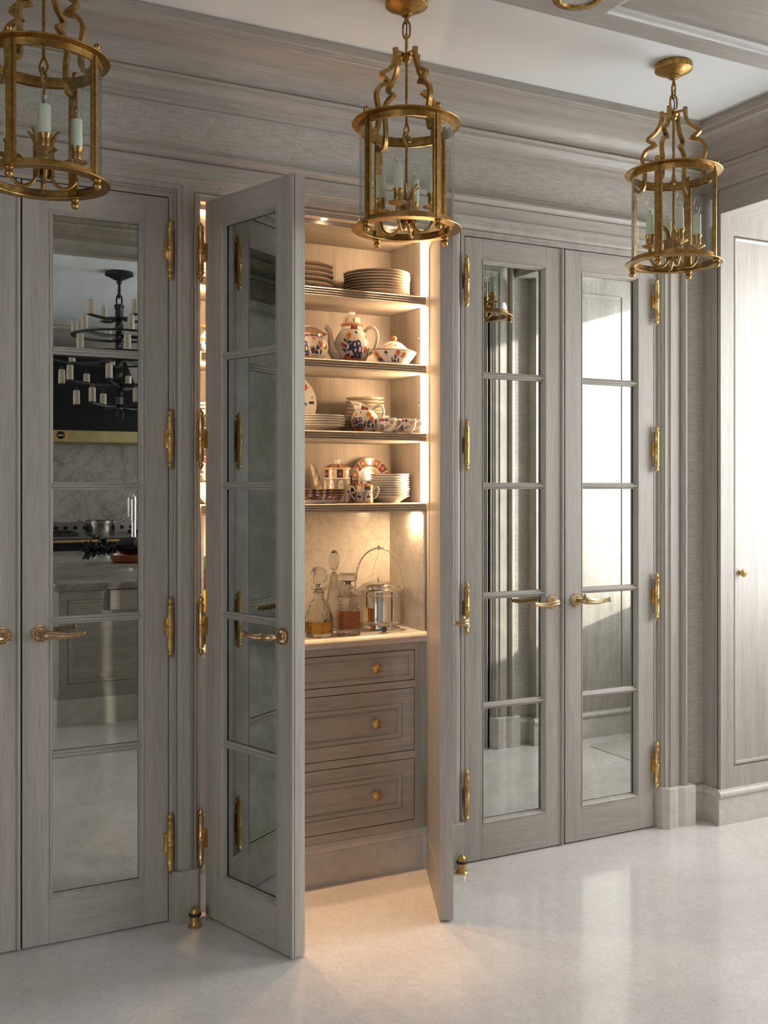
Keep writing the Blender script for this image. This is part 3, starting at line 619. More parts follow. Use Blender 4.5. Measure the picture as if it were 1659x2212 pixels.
# drawer chest
dc = thing('drawer_chest', 'oak chest of three framed drawers with round brass knobs under the worktop', 'drawers', (B0, 0.012, 0))
def dp(mb, name, mat, smooth=None):
    mb.xf(Matrix.Translation((-B0, -0.012, 0))); return mb.build(name, mat, dc, smooth)
DX0, DX1 = 1.146, 1.913; DZ = ((0.718, 0.829), (0.452, 0.685), (0.188, 0.418))
dp(MB().box(B0+0.001, B1-0.001, IY0+0.02, 0.358, 0.15, WT-0.037), 'carcass', GAP)
for a, b in ((B0+0.001, DX0-0.003), (DX1+0.003, B1-0.001)): dp(MB().box(a, b, IY0, IY0+0.02, 0.152, WT-0.037), 'stile', WZ)
for a, b in ((0.152, DZ[2][0]-0.003), (DZ[2][1]+0.003, DZ[1][0]-0.003), (DZ[1][1]+0.003, DZ[0][0]-0.003), (DZ[0][1]+0.003, WT-0.037)): dp(MB().box(DX0-0.003, DX1+0.003, IY0, IY0+0.02, a, b), 'rail', WX)
for i, (a, b) in enumerate(DZ):
    e = 0.0 if i == 0 else 0.050
    fr = [(0, 0.018), (0, 0.0), (0.0012, -0.0008), (0.004+e*0, -0.0008)]
    if i: fr += [(e, -0.0008), (e+0.0005, 0.002)]
    fr += [(e+0.004, -0.003), (e+0.010, -0.0045), (e+0.016, -0.002), (e+0.019, 0.002), (e+0.0195, 0.005), (e+0.026, 0.005), (e+0.0265, 0.003), (e+0.031, 0.003)]
    if i == 0: fr = [(0, 0.018), (0, 0.0), (0.0015, -0.0015), (0.006, -0.0015), (0.014, 0.001), (0.018, 0.004), (0.0185, 0.007), (0.024, 0.007), (0.0245, 0.005), (0.029, 0.005)]
    d = dp(MB().rects('y', DX0, DX1, a, b, fr, y0=IY0), 'drawer', WX, 40)
    for x in (1.746, 2*(DX0+DX1)/2-1.746): knob(d, x-B0, IY0-0.012-0.004+(0.007 if i else 0.009), (a+b)/2)
dp(extrude([(IY0+0.02, 0), (IY0-0.004, 0), (IY0-0.004, 0.118), (IY0-0.001, 0.122), (IY0-0.008, 0.126), (IY0-0.011, 0.135), (IY0-0.008, 0.144), (IY0-0.003, 0.148), (IY0-0.002, 0.152), (IY0+0.02, 0.152)], B0+0.001, B1-0.001, 'x'), 'stone_base', BASESTONE, 40)
# ------------------------------------------------------------------ painted china
WHITE = np.array((0.80, 0.765, 0.70)); NAVY = np.array((0.020, 0.030, 0.10)); RED = np.array((0.52, 0.055, 0.018)); ORANGE = np.array((0.70, 0.20, 0.05)); GOLD = np.array((0.52, 0.33, 0.09)); PEACH = np.array((0.72, 0.36, 0.17))
class Paint:
    def __init__(s, u, v, base=WHITE): s.u, s.v = u, v; s.c = np.tile(base, (len(u), 1))
    def put(s, mask, col): s.c[mask] = col
    def polar(s, cu, cv): du, dv = s.u-cu, s.v-cv; return np.hypot(du, dv), np.arctan2(dv, du)
    def flower(s, cu, cv, R, col=RED, n=7, eye=ORANGE, ring=None):
        r, a = s.polar(cu, cv)
        if ring is not None: s.put(r < R*1.45*(0.82+0.18*np.cos(2*n*a)), ring)
        s.put(r < R*(0.80+0.20*np.cos(n*a)), col); s.put(r < R*0.33, eye)
    def leaf(s, cu, cv, ang, L, W, col=NAVY):
        du, dv = s.u-cu, s.v-cv; x = du*np.cos(ang)+dv*np.sin(ang); y = -du*np.sin(ang)+dv*np.cos(ang)
        t = np.clip(x/L, 0, 1); s.put((x > 0) & (x < L) & (np.abs(y) < W*np.sin(PI*t)**0.8), col)
    def line(s, u0, v0, u1, v1, w_, col=NAVY):
        d = np.array((u1-u0, v1-v0)); q = d.dot(d); t = np.clip(((s.u-u0)*d[0]+(s.v-v0)*d[1])/q, 0, 1)
        s.put(np.hypot(s.u-u0-t*d[0], s.v-v0-t*d[1]) < w_, col)
    def ringshape(s, cu, cv, a, b, w_, col=NAVY):
        r = np.hypot((s.u-cu)/a, (s.v-cv)/b); s.put(np.abs(r-1) < w_, col)
    def band(s, v0, v1, col): s.put((s.v > v0) & (s.v < v1), col)
    def insect(s, cu, cv, k):
        for a in (0.3, 1.2, 2.0, 2.9, 4.7): s.leaf(cu, cv, a, k, k*0.22)
    def imari(s, cu, cv, k):
        """rock, blossom spray and ground, k = overall scale"""
        s.put((np.hypot((s.u-cu)/(1.15*k), (s.v-(cv-1.12*k))/(0.36*k)) < 1), ORANGE)
        rock = ((0.15, 0.12, 0.26, 0.34), (0.50, 0.22, 0.26, 0.34), (0.22, -0.36, 0.30, 0.36), (0.62, -0.28, 0.26, 0.42), (0.45, -0.78, 0.36, 0.26), (0.82, -0.74, 0.18, 0.28))
        for dx, dy, a, b in rock: s.put(np.hypot((s.u-cu-dx*k)/(a*k), (s.v-cv-dy*k)/(b*k)) < 1, NAVY*1.6)
        for (dx, dy, a, b), q in zip(rock, (0.5, 0.35, 0.42, 0.55, 0.25, 0.3)): s.put(np.hypot((s.u-cu-(dx+0.05)*k)/(a*k*q*0.7), (s.v-cv-dy*k)/(b*k*q)) < 1, WHITE)
        s.line(cu-0.75*k, cv-1.0*k, cu-0.35*k, cv+0.75*k, 0.035*k, NAVY)
        for dx, dy, a, l in ((-0.72, -0.95, 0.6, 0.6), (-0.60, -0.55, 2.2, 0.5), (-0.55, -0.45, 0.5, 0.7), (-0.50, -0.1, 2.6, 0.45), (-0.45, 0.25, 0.4, 0.42), (-0.5, 0.35, 2.4, 0.45), (-0.35, 0.15, -0.5, 0.5), (-0.30, -0.25, 1.0, 0.6), (-0.2, -1.0, 0.4, 0.4)): s.leaf(cu+dx*k, cv+dy*k, a, l*k, 0.13*k)
        s.flower(cu-0.38*k, cv+0.95*k, 0.24*k, ORANGE, 9, RED, GOLD); s.flower(cu-0.92*k, cv+0.15*k, 0.23*k, RED, 6, ORANGE); s.flower(cu-0.72*k, cv-0.92*k, 0.24*k, RED, 6, ORANGE)
        s.flower(cu+1.25*k, cv-0.15*k, 0.20*k, RED, 6, ORANGE); s.flower(cu+1.55*k, cv+0.85*k, 0.22*k, ORANGE, 8, RED); s.flower(cu+1.7*k, cv-0.6*k, 0.2*k, RED, 6)
        for a in (1.3, 1.6, 1.9, 2.2): s.leaf(cu+a*k, cv-1.0*k+0.3*k*a, 1.9, 0.4*k, 0.09*k)
        s.insect(cu+0.42*k, cv+1.18*k, 0.22*k); s.leaf(cu+0.05*k, cv+0.62*k, 0.6, 0.25*k, 0.07*k, PEACH)
    def spray(s, cu, cv, k):
        s.line(cu-0.9*k, cv-0.7*k, cu+0.2*k, cv+0.1*k, 0.04*k)
        for dx, dy, a, l in ((-0.85, -0.7, 1.6, 0.6), (-0.6, -0.5, -0.2, 0.55), (-0.4, -0.3, 1.4, 0.5), (0.1, -0.2, -1.2, 0.6), (0.45, -0.1, 0.6, 0.4)): s.leaf(cu+dx*k, cv+dy*k, a, l*k, 0.14*k)
        s.flower(cu+0.0, cv+0.35*k, 0.34*k, RED, 7); s.flower(cu+0.85*k, cv+0.1*k, 0.30*k, RED, 9, ORANGE, GOLD)
    def finish(s): return np.hstack([np.clip(s.c, 0, 1), np.ones((len(s.c), 1))])
def dense(prof, n):
    """resample a profile by arc length"""
    p = np.array(prof, float); d = np.concatenate([[0], np.cumsum(np.hypot(*np.diff(p, axis=0).T))]); t = np.linspace(0, d[-1], n)
    return list(zip(np.interp(t, d, p[:, 0]), np.interp(t, d, p[:, 1])))
def spline(prof, n):
    P = [prof[0]]+list(prof)+[prof[-1]]; out = []
    for i in range(1, len(P)-2):
        for k in range(8):
            t = k/8; a, b, c_, d = [np.array(q, float) for q in P[i-1:i+3]]
            out.append(tuple(0.5*(2*b+(c_-a)*t+(2*a-5*b+4*c_-d)*t*t+(3*b-a-3*c_+d)*t**3)))
    out.append(tuple(prof[-1])); out = [(max(r, 0.0004), z) for r, z in out]; return dense(out, n)
FACE = math.atan2(-0.88, -0.47)       # direction from the shelves to the camera
def painted(prof, seg, painter, sx=1.0, sy=1.0, rot=0.0, shape=None, base=WHITE, rise=None):
    """lathe (optionally oval) painted in arc length u (positive to the viewer's right) and height v"""
    m = MB(); L = []; us, vs, rs = [], [], []
    rmax = max(r for r, z in prof)
    for r, z in prof:
        row = []
        for j in range(seg):
            t = 2*PI*j/seg; q = r*(shape(t, z) if shape else 1)
            row.append((q*sx*math.cos(t), q*sy*math.sin(t), z+(rise(t, z) if rise else 0)))
            d = (t+rot-FACE+PI) % (2*PI)-PI
            us.append(d*rmax*max(sx, sy)); vs.append(z); rs.append(r)
        L.append(row)
    m.loft(L, cap=True); p = Paint(np.array(us), np.array(vs), base); p.r = np.array(rs)
    painter(p); m.c = p.finish(); return m
def flat_paint(m, col): m.c = np.tile(np.append(col, 1.0), (len(m.v), 1)); return m
# plates in stacks: every plate a thing
ORD = ['lowest', 'second from the bottom', 'third from the bottom', 'fourth from the bottom', 'fifth from the bottom', 'sixth from the bottom', 'seventh from the bottom', 'eighth from the bottom', 'ninth from the bottom', 'tenth from the bottom', 'eleventh from the bottom', 'twelfth from the bottom']
def plate_mesh(R, deep=0.014, rim=GOLD, base=(0.60, 0.52, 0.42), foot=0.6, th=0.0026):
    pf = [(0.0005, 0.0015), (R*foot*0.9, 0.0015), (R*foot*0.93, 0.0), (R*foot, 0.0), (R*foot*1.02, 0.003), (R*0.74, deep*0.55), (R*0.97, deep*0.92), (R, deep), (R*0.985, deep+th*0.7), (R*0.95, deep+th*0.6), (R*0.73, deep*0.6+th), (R*0.66, deep*0.3+th), (R*foot*0.95, 0.0045), (0.0005, 0.0045)]
    def pt(p): p.put(p.r > R*0.990, rim)
    return painted(dense(pf, 44), 64, pt, base=np.array(base))
def stack(n, x, y, z, R, pitch, name, what, where, group, jitter=0.0015, **kw):
    first = None
    for i in range(n):
        if first is None: first = plate_mesh(R, **kw).build(name, CHINA, None, 40); o = first
        else: o = first.copy(); COL.objects.link(o)
        o.location = (x+random.uniform(-1, 1)*jitter, y+random.uniform(-1, 1)*jitter, z+0.0004+i*pitch)
        q = 'topmost' if i == n-1 else ORD[i]
        tag(o, '%s, %s of %s' % (what, q, where), 'plate', group)
stack(5, 1.500, 0.195, SH[0], 0.132, 0.0185, 'plate', 'cream plate', 'the stack half hidden on the top shelf', 'plates half hidden on the top shelf', deep=0.020, foot=0.62)
stack(8, 1.829, 0.200, SH[0], 0.131, 0.0108, 'plate', 'broad cream plate', 'the wide neat stack on the top shelf', 'wide plate stack on the top shelf', deep=0.020, foot=0.56)
stack(6, 1.205, 0.195, SH[0], 0.125, 0.0125, 'plate', 'cream plate', 'the stack behind the top hinge', 'plates behind the top hinge', deep=0.018)
stack(5, 1.562, 0.160, SH[2], 0.105, 0.0090, 'plate', 'white plate', 'the low stack beside the flowered jug', 'low plates beside the jug', deep=0.022, foot=0.50, base=WHITE)
stack(5, 1.803, 0.235, SH[2], 0.092, 0.0135, 'saucer', 'white gold-edged saucer', 'the wider pile behind the flowered jug', 'wider saucers behind the jug', 0.002, deep=0.014, foot=0.5, base=WHITE)
stack(5, 1.795, 0.235, SH[2]+0.072, 0.076, 0.0135, 'saucer', 'small white saucer', 'the upper pile behind the flowered jug', 'small saucers behind the jug', 0.002, deep=0.013, foot=0.5, base=WHITE)
stack(10, 1.870, 0.170, SH[3], 0.078, 0.0092, 'bowl', 'white gold-edged bowl', 'the tall stack in the lowest shelf corner', 'tall bowl stack on the lowest shelf', 0.0015, deep=0.026, foot=0.52, base=WHITE)
stack(7, 1.165, 0.170, SH[3], 0.066, 0.0075, 'bowl', 'white bowl', 'the stack behind the third hinge', 'bowls behind the hinge', 0.001, deep=0.03, foot=0.5, base=WHITE)
stack(3, 1.190, 0.200, SH[2]+0.052, 0.098, 0.0130, 'saucer', 'white saucer', 'the pile above the second shelf hinge', 'saucers behind the second hinge', 0.001, deep=0.013, base=WHITE)
# teapot
def teapot():
    t = thing('teapot', 'tall white teapot painted with red flowers and a navy rock', 'teapot', (1.722, 0.200, SH[1]+0.0005))
    pf = spline([(0.038, 0.0), (0.040, 0.004), (0.043, 0.008), (0.058, 0.026), (0.0685, 0.055), (0.0675, 0.085), (0.056, 0.115), (0.043, 0.132), (0.0385, 0.139), (0.0385, 0.148), (0.041, 0.151), (0.038, 0.153)], 230)
    def pt(p):
        p.imari(0.006, 0.066, 0.044); p.spray(-0.135, 0.07, 0.035); p.spray(0.14, 0.07, 0.035)
        p.band(0.1325, 0.147, WHITE*0.98); p.put((p.v > 0.134) & (p.v < 0.146) & (np.abs(p.u-0.02) < 0.016), RED); p.put((p.v > 0.134) & (p.v < 0.146) & (np.abs(np.abs(p.u-0.02)-0.019) < 0.004), NAVY)
        p.band(0.1465, 0.148, NAVY); p.band(0.1325, 0.1337, NAVY*1.6); p.band(0.148, 0.154, PEACH)
    painted(pf, 460, pt).build('body', CHINA, t, 60)
    lid = spline([(0.040, 0.154), (0.041, 0.157), (0.036, 0.160), (0.034, 0.166), (0.033, 0.176), (0.026, 0.185), (0.014, 0.189), (0.009, 0.191), (0.009, 0.195), (0.0135, 0.199), (0.0135, 0.203), (0.0085, 0.206), (0.0005, 0.2065)], 80)
    def pl(p): p.band(0.153, 0.1585, PEACH); p.put((p.v > 0.161) & (p.v < 0.176) & (np.sin(p.u*150) > 0.93), NAVY); p.put((p.v > 0.163) & (p.v < 0.180) & (np.abs(p.u+0.02) < 0.006), PEACH)
    painted(lid, 160, pl).build('lid', CHINA, t, 60)
    ux, uy = math.cos(FACE+PI/2), math.sin(FACE+PI/2)   # towards viewer's right
    def W(a, z): return (a*ux, a*uy, z)
    flat_paint(MB().tube([W(-0.052, 0.030), W(-0.066, 0.036), W(-0.080, 0.052), W(-0.085, 0.078), W(-0.087, 0.105), W(-0.092, 0.126), W(-0.103, 0.139), W(-0.112, 0.142)], [0.020, 0.021, 0.0170, 0.0125, 0.0100, 0.0092, 0.0100, 0.0090], 18).xf(Matrix.Rotation(0.42, 4, 'Z')), WHITE).build('spout', CHINA, t, 60)
    flat_paint(MB().tube([W(0.048, 0.128), W(0.060, 0.141), W(0.075, 0.146), W(0.090, 0.138), W(0.098, 0.118), W(0.096, 0.090), W(0.085, 0.062), W(0.072, 0.046), W(0.062, 0.040)], [0.0062, 0.0062, 0.0062, 0.0064, 0.0062, 0.006, 0.0055, 0.005, 0.005], 14), WHITE).build('handle', CHINA, t, 60)
teapot()
# covered jar
def ginger_jar(x, y, z, label, k=1.0):
    t = thing('covered_jar', label, 'jar', (x, y, z+0.0005))
    pf = spline([(0.036*k, 0), (0.040*k, 0.004), (0.058*k, 0.022), (0.070*k, 0.050), (0.066*k, 0.074), (0.052*k, 0.090), (0.050*k, 0.097), (0.050*k, 0.1035)], 170)
    def pt(p):
        p.imari(-0.02, 0.052, 0.034); p.spray(0.058, 0.050, 0.036); p.spray(-0.09, 0.055, 0.028)
        p.put((p.v > 0.090) & (p.v < 0.098) & (np.sin(p.u*260) > 0.2), NAVY*1.5); p.put((p.v > 0.091) & (p.v < 0.097) & (np.sin(p.u*260) < -0.3), RED)
    painted(pf, 420, pt).build('body', CHINA, t, 60)
    lid = spline([(0.064*k, 0.104), (0.067*k, 0.107), (0.060*k, 0.1105), (0.050*k, 0.116), (0.034*k, 0.126), (0.018*k, 0.131), (0.013*k, 0.1325), (0.012*k, 0.135), (0.008*k, 0.137), (0.0005, 0.1375)], 80)
    def pl(p):
        p.band(0.103, 0.110, PEACH*0.8); s = np.sin(p.u*120+30*np.sin(p.v*300)); p.put((p.v > 0.111) & (p.v < 0.131) & (s > 0.55), NAVY*2); p.put((p.v > 0.112) & (p.v < 0.128) & (s < -0.6), RED)
    painted(lid, 180, pl).build('lid', CHINA, t, 60)
ginger_jar(1.532, 0.185, SH[1], 'round covered jar partly hidden, beside the flowered teapot', 1.1)
ginger_jar(1.190, 0.180, SH[1], 'covered white jar glimpsed in the narrow gap beside the hinges', 1.05)
# tureen
def tureen():
    t = thing('tureen', 'low oval covered dish with an orange knob beside the teapot', 'tureen', (1.861, 0.118, SH[1]+0.0005), 0.12)
    pf = spline([(0.058, 0.0), (0.062, 0.004), (0.078, 0.020), (0.094, 0.038), (0.103, 0.050), (0.1035, 0.053), (0.096, 0.053)], 130)
    sh = lambda q, z: 1+0.05*math.cos(4*q)
    def pt(p):
        p.spray(0.035, 0.029, 0.034); p.insect(-0.022, 0.038, 0.011); p.flower(-0.075, 0.034, 0.012, ORANGE, 9, RED, GOLD); p.flower(-0.062, 0.018, 0.009)
        for a in range(5): p.leaf(-0.10+a*0.012, 0.004+0.003*(a % 2), 0.9+0.3*a, 0.02, 0.004)
        p.band(0.0505, 0.0525, NAVY*1.5)
    painted(pf, 460, pt, 0.92, 0.62, 0.12, sh).build('body', CHINA, t, 60)
    lid = spline([(0.092, 0.053), (0.095, 0.0555), (0.086, 0.0585), (0.070, 0.062), (0.055, 0.070), (0.036, 0.083), (0.018, 0.090), (0.0005, 0.092)], 70)
    def pl(p): p.band(0.0545, 0.0575, PEACH); p.flower(-0.02, 0.076, 0.009, ORANGE, 7, RED); p.line(-0.055, 0.063, -0.03, 0.072, 0.0014); p.line(-0.065, 0.063, -0.045, 0.070, 0.0012); p.leaf(0.02, 0.07, 0.2, 0.014, 0.003)
    lo = painted(lid, 220, pl, 0.92, 0.62, 0.12, sh).build('lid', CHINA, t, 60)
    flat_paint(MB().ball((0, 0, 0.101), 0.0118, 18, 12), ORANGE*1.02).build('knob', CHINA, lo, 60)
tureen()
# jug
def jug():
    t = thing('jug', 'flowered milk jug standing in front of stacked saucers', 'jug', (1.747, 0.137, SH[2]+0.0005))
    pf = spline([(0.031, 0), (0.034, 0.004), (0.047, 0.020), (0.053, 0.042), (0.048, 0.065), (0.035, 0.083), (0.0300, 0.093), (0.0295, 0.104), (0.0300, 0.108), (0.0275, 0.107), (0.026, 0.095)], 190)
    lx = FACE-PI/2
    def sh(q, z):
        d = (q-lx+PI) % (2*PI)-PI; k = max(0, min(1, (z-0.080)/0.03)); return 1+k*0.95*math.exp(-(d/0.50)**2)+0.10*k
    def rise(q, z):
        d = (q-lx+PI) % (2*PI)-PI; k = max(0, min(1, (z-0.082)/0.024)); return k*(0.016*math.cos(d)-0.004)
    def pt(p):
        p.imari(-0.030, 0.042, 0.026); p.spray(0.028, 0.040, 0.032); p.flower(0.018, 0.066, 0.0095, ORANGE, 10, RED, GOLD)
        p.put((p.v > 0.086) & (p.v < 0.097) & (np.abs(p.u) < 0.014), RED); p.put((p.v > 0.086) & (p.v < 0.097) & (np.abs(np.abs(p.u)-0.018) < 0.004), NAVY); p.band(0.0975, 0.0985, NAVY); p.band(0.0845, 0.0855, NAVY)
    painted(pf, 400, pt, shape=sh, rise=rise).build('body', CHINA, t, 60)
    ux, uy = math.cos(FACE+PI/2), math.sin(FACE+PI/2); W = lambda a, z: (a*ux, a*uy, z)
    flat_paint(MB().tube([W(0.030, 0.082), W(0.040, 0.097), W(0.053, 0.103), W(0.066, 0.095), W(0.070, 0.076), W(0.063, 0.056), W(0.050, 0.040)], [0.005, 0.0052, 0.0055, 0.0055, 0.0052, 0.0048, 0.004], 14), WHITE).build('handle', CHINA, t, 60)
jug()
def teacup(x, y, label):
    t = thing('teacup', label, 'cup', (x, y, SH[2]+0.0005), 0, 'teacups on the third shelf')
    pf = spline([(0.020, 0), (0.022, 0.003), (0.030, 0.010), (0.037, 0.026), (0.0385, 0.050), (0.0375, 0.0515), (0.0365, 0.050), (0.034, 0.024), (0.0005, 0.008)], 150)
    def pt(p):
        p.imari(-0.020, 0.022, 0.011); p.spray(0.006, 0.020, 0.011); p.flower(0.022, 0.034, 0.0052, ORANGE, 8, RED, GOLD); p.put((p.v > 0.041) & (p.v < 0.049) & (np.abs(p.u+0.012) < 0.010), RED); p.put((p.v > 0.041) & (p.v < 0.049) & (np.abs(np.abs(p.u+0.012)-0.013) < 0.003), NAVY); p.band(0.0393, 0.0403, NAVY)
    painted(pf, 320, pt).build('body', CHINA, t, 60)
    ux, uy = math.cos(FACE+PI/2+0.1), math.sin(FACE+PI/2+0.1); W = lambda a, z: (a*ux, a*uy, z)
    flat_paint(MB().tube([W(0.036, 0.040), W(0.046, 0.047), W(0.055, 0.043), W(0.056, 0.032), W(0.047, 0.020), W(0.032, 0.010)], [0.003, 0.0032, 0.0034, 0.0033, 0.003, 0.003], 12), WHITE).build('handle', CHINA, t, 60)
teacup(1.806, 0.074, 'flowered teacup touching the milk jug'); teacup(1.893, 0.080, 'flowered teacup nearest the glowing light strip')
def upright_plate(x, z, R, tilt, label, painter):
    pf = [(0.0005, 0.0015), (R*0.55, 0.0015), (R*0.6, 0.0), (R*0.64, 0.003), (R*0.98, 0.013), (R, 0.0145), (R*0.98, 0.016), (R*0.64, 0.0065), (R*0.6, 0.0045), (0.0005, 0.004)]
    m = MB(); L = []; xs, ys, up = [], [], []
    for r, zz in dense(pf, 90):
        L.append([(r*math.cos(2*PI*j/160), r*math.sin(2*PI*j/160), zz) for j in range(160)]); xs += [r*math.cos(2*PI*j/160) for j in range(160)]; ys += [r*math.sin(2*PI*j/160) for j in range(160)]
    m.loft(L, cap=True); p = Paint(np.array(xs), np.array(ys)); p.r = np.hypot(p.u, p.v); painter(p, R); m.c = p.finish()
    o = m.build('display_plate', CHINA, None, 40); o.rotation_euler = (PI/2-tilt, 0, 0); o.location = (x, 0.338-0.010-2*R*math.sin(tilt)*0.5-0.006, z+R*math.cos(tilt)+0.004)
    return tag(o, label, 'plate')
def pp1(p, R):
    for k in range(9):
        a = k*2*PI/9; 
        if k % 2: p.flower(0.8*R*math.cos(a), 0.8*R*math.sin(a), R*0.12, RED, 6)
        else: p.leaf(0.72*R*math.cos(a), 0.72*R*math.sin(a), a, R*0.2, R*0.06); p.flower(0.86*R*math.cos(a+.2), 0.86*R*math.sin(a+.2), R*0.045, NAVY, 6, NAVY)
    p.put(np.abs(p.r-R*0.60) < R*0.012, NAVY); p.imari(0, 0, R*0.3)
def pp2(p, R):
    a = np.arctan2(p.v, p.u); k = np.floor((a+PI)/(2*PI)*14).astype(int); f = ((a+PI)/(2*PI)*14) % 1; rim = p.r > R*0.62
    p.put(rim & (k % 2 == 0), NAVY*0.9+np.array((0.06, 0.03, 0.01))); p.put(rim & (k % 2 == 1), np.array((0.20, 0.10, 0.05)))
    for q in range(14):
        t = -PI+(q+0.5)*2*PI/14; 
        if q % 2: p.put((np.abs(p.u-0.81*R*math.cos(t))+np.abs(p.v-0.81*R*math.sin(t))) < R*0.09, PEACH)
        else: p.flower(0.81*R*math.cos(t), 0.81*R*math.sin(t), R*0.11, RED, 6)
    p.put(rim & (np.abs(f-0.5) > 0.455), WHITE); p.put(np.abs(p.r-R*0.62) < R*0.02, GOLD); p.put(p.r > R*0.97, GOLD)
    inn = p.r < R*0.58; s = np.sin(p.u*420)*np.sin(p.v*420); p.put(inn & (s > 0.35), NAVY); p.put(inn & (s < -0.45), RED); p.put(inn & (np.abs(s) < 0.12), GOLD)
    p.put(p.r < R*0.2, WHITE); p.flower(0, 0, R*0.14, NAVY, 8, GOLD)
upright_plate(1.500, SH[2], 0.115, 0.15, 'flower-bordered plate leaning against the cabinet back above low plates', pp1)
upright_plate(1.852, SH[3], 0.087, 0.20, 'dark-bordered plate standing against the cabinet back behind bowls', pp2)
# richly gilded pots on the lowest shelf
def royal(p, v0, v1, v2, h):
    """upper band of square panels between v1 and v2, lower band of pointed lozenges v0..v1"""
    per = 0.030
    ph = (p.u/per) % 1; k = np.floor(p.u/per).astype(int); up = (p.v > v1) & (p.v < v2); ss = np.sin(p.u*1700)*np.sin(p.v*1700)
    p.put(up, WHITE*0.92); p.put(up & (k % 2 == 0), NAVY*0.9+np.array((0.05, 0.03, 0.01))); p.put(up & (k % 2 == 1) & (np.abs(ss) < 0.3), GOLD)
    vm = (v1+v2)/2
    for q in range(-9, 9):
        cu = (q+0.5)*per
        if q % 2 == 0: p.flower(cu, vm, (v2-v1)*0.27, RED, 6, ORANGE)
        else: p.put(np.abs(p.u-cu)+np.abs(p.v-vm) < (v2-v1)*0.26, PEACH)
    p.put(up & (np.abs(ph-0.5) > 0.44), WHITE)
    lo = (p.v > v0) & (p.v < v1); p.put(lo & (ss > 0.1), NAVY); p.put(lo & (ss < -0.25), GOLD)
    for q in range(-9, 9):
        cu = (q+0.5)*per*1.25; t = (p.v-v0)/(v1-v0); wd = per*0.46*np.sqrt(np.clip(1-t**2.2, 0, 1)); ins = lo & (np.abs(p.u-cu) < wd) & (t < 0.92)
        p.put(ins, WHITE); vv = v0+(v1-v0)*0.38
        for a in range(7): 
            m0 = p.c.copy(); p.leaf(cu, vv, a*PI/6, per*0.34, per*0.05, NAVY)
        p.flower(cu, vv, per*0.10, RED, 6, GOLD); p.put((np.abs(p.u-cu)+np.abs(p.v-(v0+(v1-v0)*0.72)) < per*0.10), NAVY); p.flower(cu, v0+(v1-v0)*0.14, per*0.09, RED, 5)
    p.band(v1-0.0022, v1+0.0022, WHITE); p.band(v2-0.001, v2+0.0015, GOLD); p.band(v0-0.003, v0+0.001, GOLD)
def caddy(name, label, cat, x, y, R, H, two, z=SH[3]):
    t = thing(name, label, cat, (x, y, z+0.0005))
    pf = dense([(R*0.96, 0), (R, 0.004), (R, H*0.60), (R*0.985, H*0.615), (R*0.985, H*0.80), (R*1.02, H*0.83), (R*1.02, H*0.85), (R*0.5, H*0.85)], 220)
    painted(pf, 480, lambda p: royal(p, 0.006, H*0.60, H*0.82, H)).build('body', CHINA, t, 35)
    lid = spline([(R*1.03, H*0.853), (R*1.03, H*0.865), (R*0.85, H*0.90), (R*0.55, H*0.945), (R*0.24, H*0.96), (R*0.20, H*1.0), (R*0.30, H*1.07), (R*0.38, H*1.09), (R*0.3, H*1.10), (0.0005, H*1.10)], 90)
    def pl(p):
        k = np.floor(p.u/0.02).astype(int); z_ = (p.v > H*0.868) & (p.v < H*0.948); p.put(z_ & (k % 2 == 0), RED*0.8); p.put(z_ & (k % 2 == 1), GOLD*0.8); p.put(z_ & (((p.u/0.02) % 1) > 0.85), WHITE); p.put((p.v < H*0.866), GOLD)
    painted(lid, 200, pl).build('lid', CHINA, t, 50)
    ux, uy = math.cos(FACE+PI/2), math.sin(FACE+PI/2); W = lambda a, z_: (a*ux, a*uy, z_)
    ivory = WHITE*0.95
    if two:
        for s in (1, -1): flat_paint(MB().tube([W(s*R*0.97, H*0.62), W(s*R*1.18, H*0.78), W(s*R*1.45, H*0.80), W(s*R*1.58, H*0.64), W(s*R*1.45, H*0.42), W(s*R*1.15, H*0.24), W(s*R*0.98, H*0.20)], [0.0032]*7, 10), ivory).build('handle', CHINA, t, 60)
    else:
        flat_paint(MB().tube([W(R*0.95, H*0.66), W(R*1.15, H*0.80), W(R*1.48, H*0.79), W(R*1.68, H*0.62), W(R*1.62, H*0.42), W(R*1.32, H*0.26), W(R*0.97, H*0.22)], [0.0055]*7, 12), ivory).build('handle', CHINA, t, 60)
        sp = MB().tube([W(-R*0.90, H*0.16), W(-R*1.2, H*0.28), W(-R*1.5, H*0.55), W(-R*1.75, H*0.86), W(-R*1.9, H*0.95)], [0.020, 0.018, 0.014, 0.0115, 0.0105], 24)
        q = np.array(sp.v); p = Paint(q[:, 0]+q[:, 1], q[:, 2], ivory)
        for a in np.arange(-0.2, 0.2, 0.0085):
            for b in np.arange(0.01, 0.16, 0.0085): p.ringshape(a, b, 0.0034, 0.0034, 0.20, GOLD*0.7)
        sp.c = p.finish(); sp.build('spout', CHINA, t, 60)
caddy('coffee_pot', 'large gilded cylindrical pot with blue and red panels and ring handle', 'coffee pot', 1.676, 0.236, 0.052, 0.155, False)
caddy('sugar_bowl', 'small gilded two-handled sugar bowl in front of the bowls', 'sugar bowl', 1.728, 0.105, 0.034, 0.0765, True)
caddy('coffee_pot', 'gilded patterned pot glimpsed behind the third hinge', 'coffee pot', 1.185, 0.200, 0.055, 0.10, True, SH[3]+0.084)
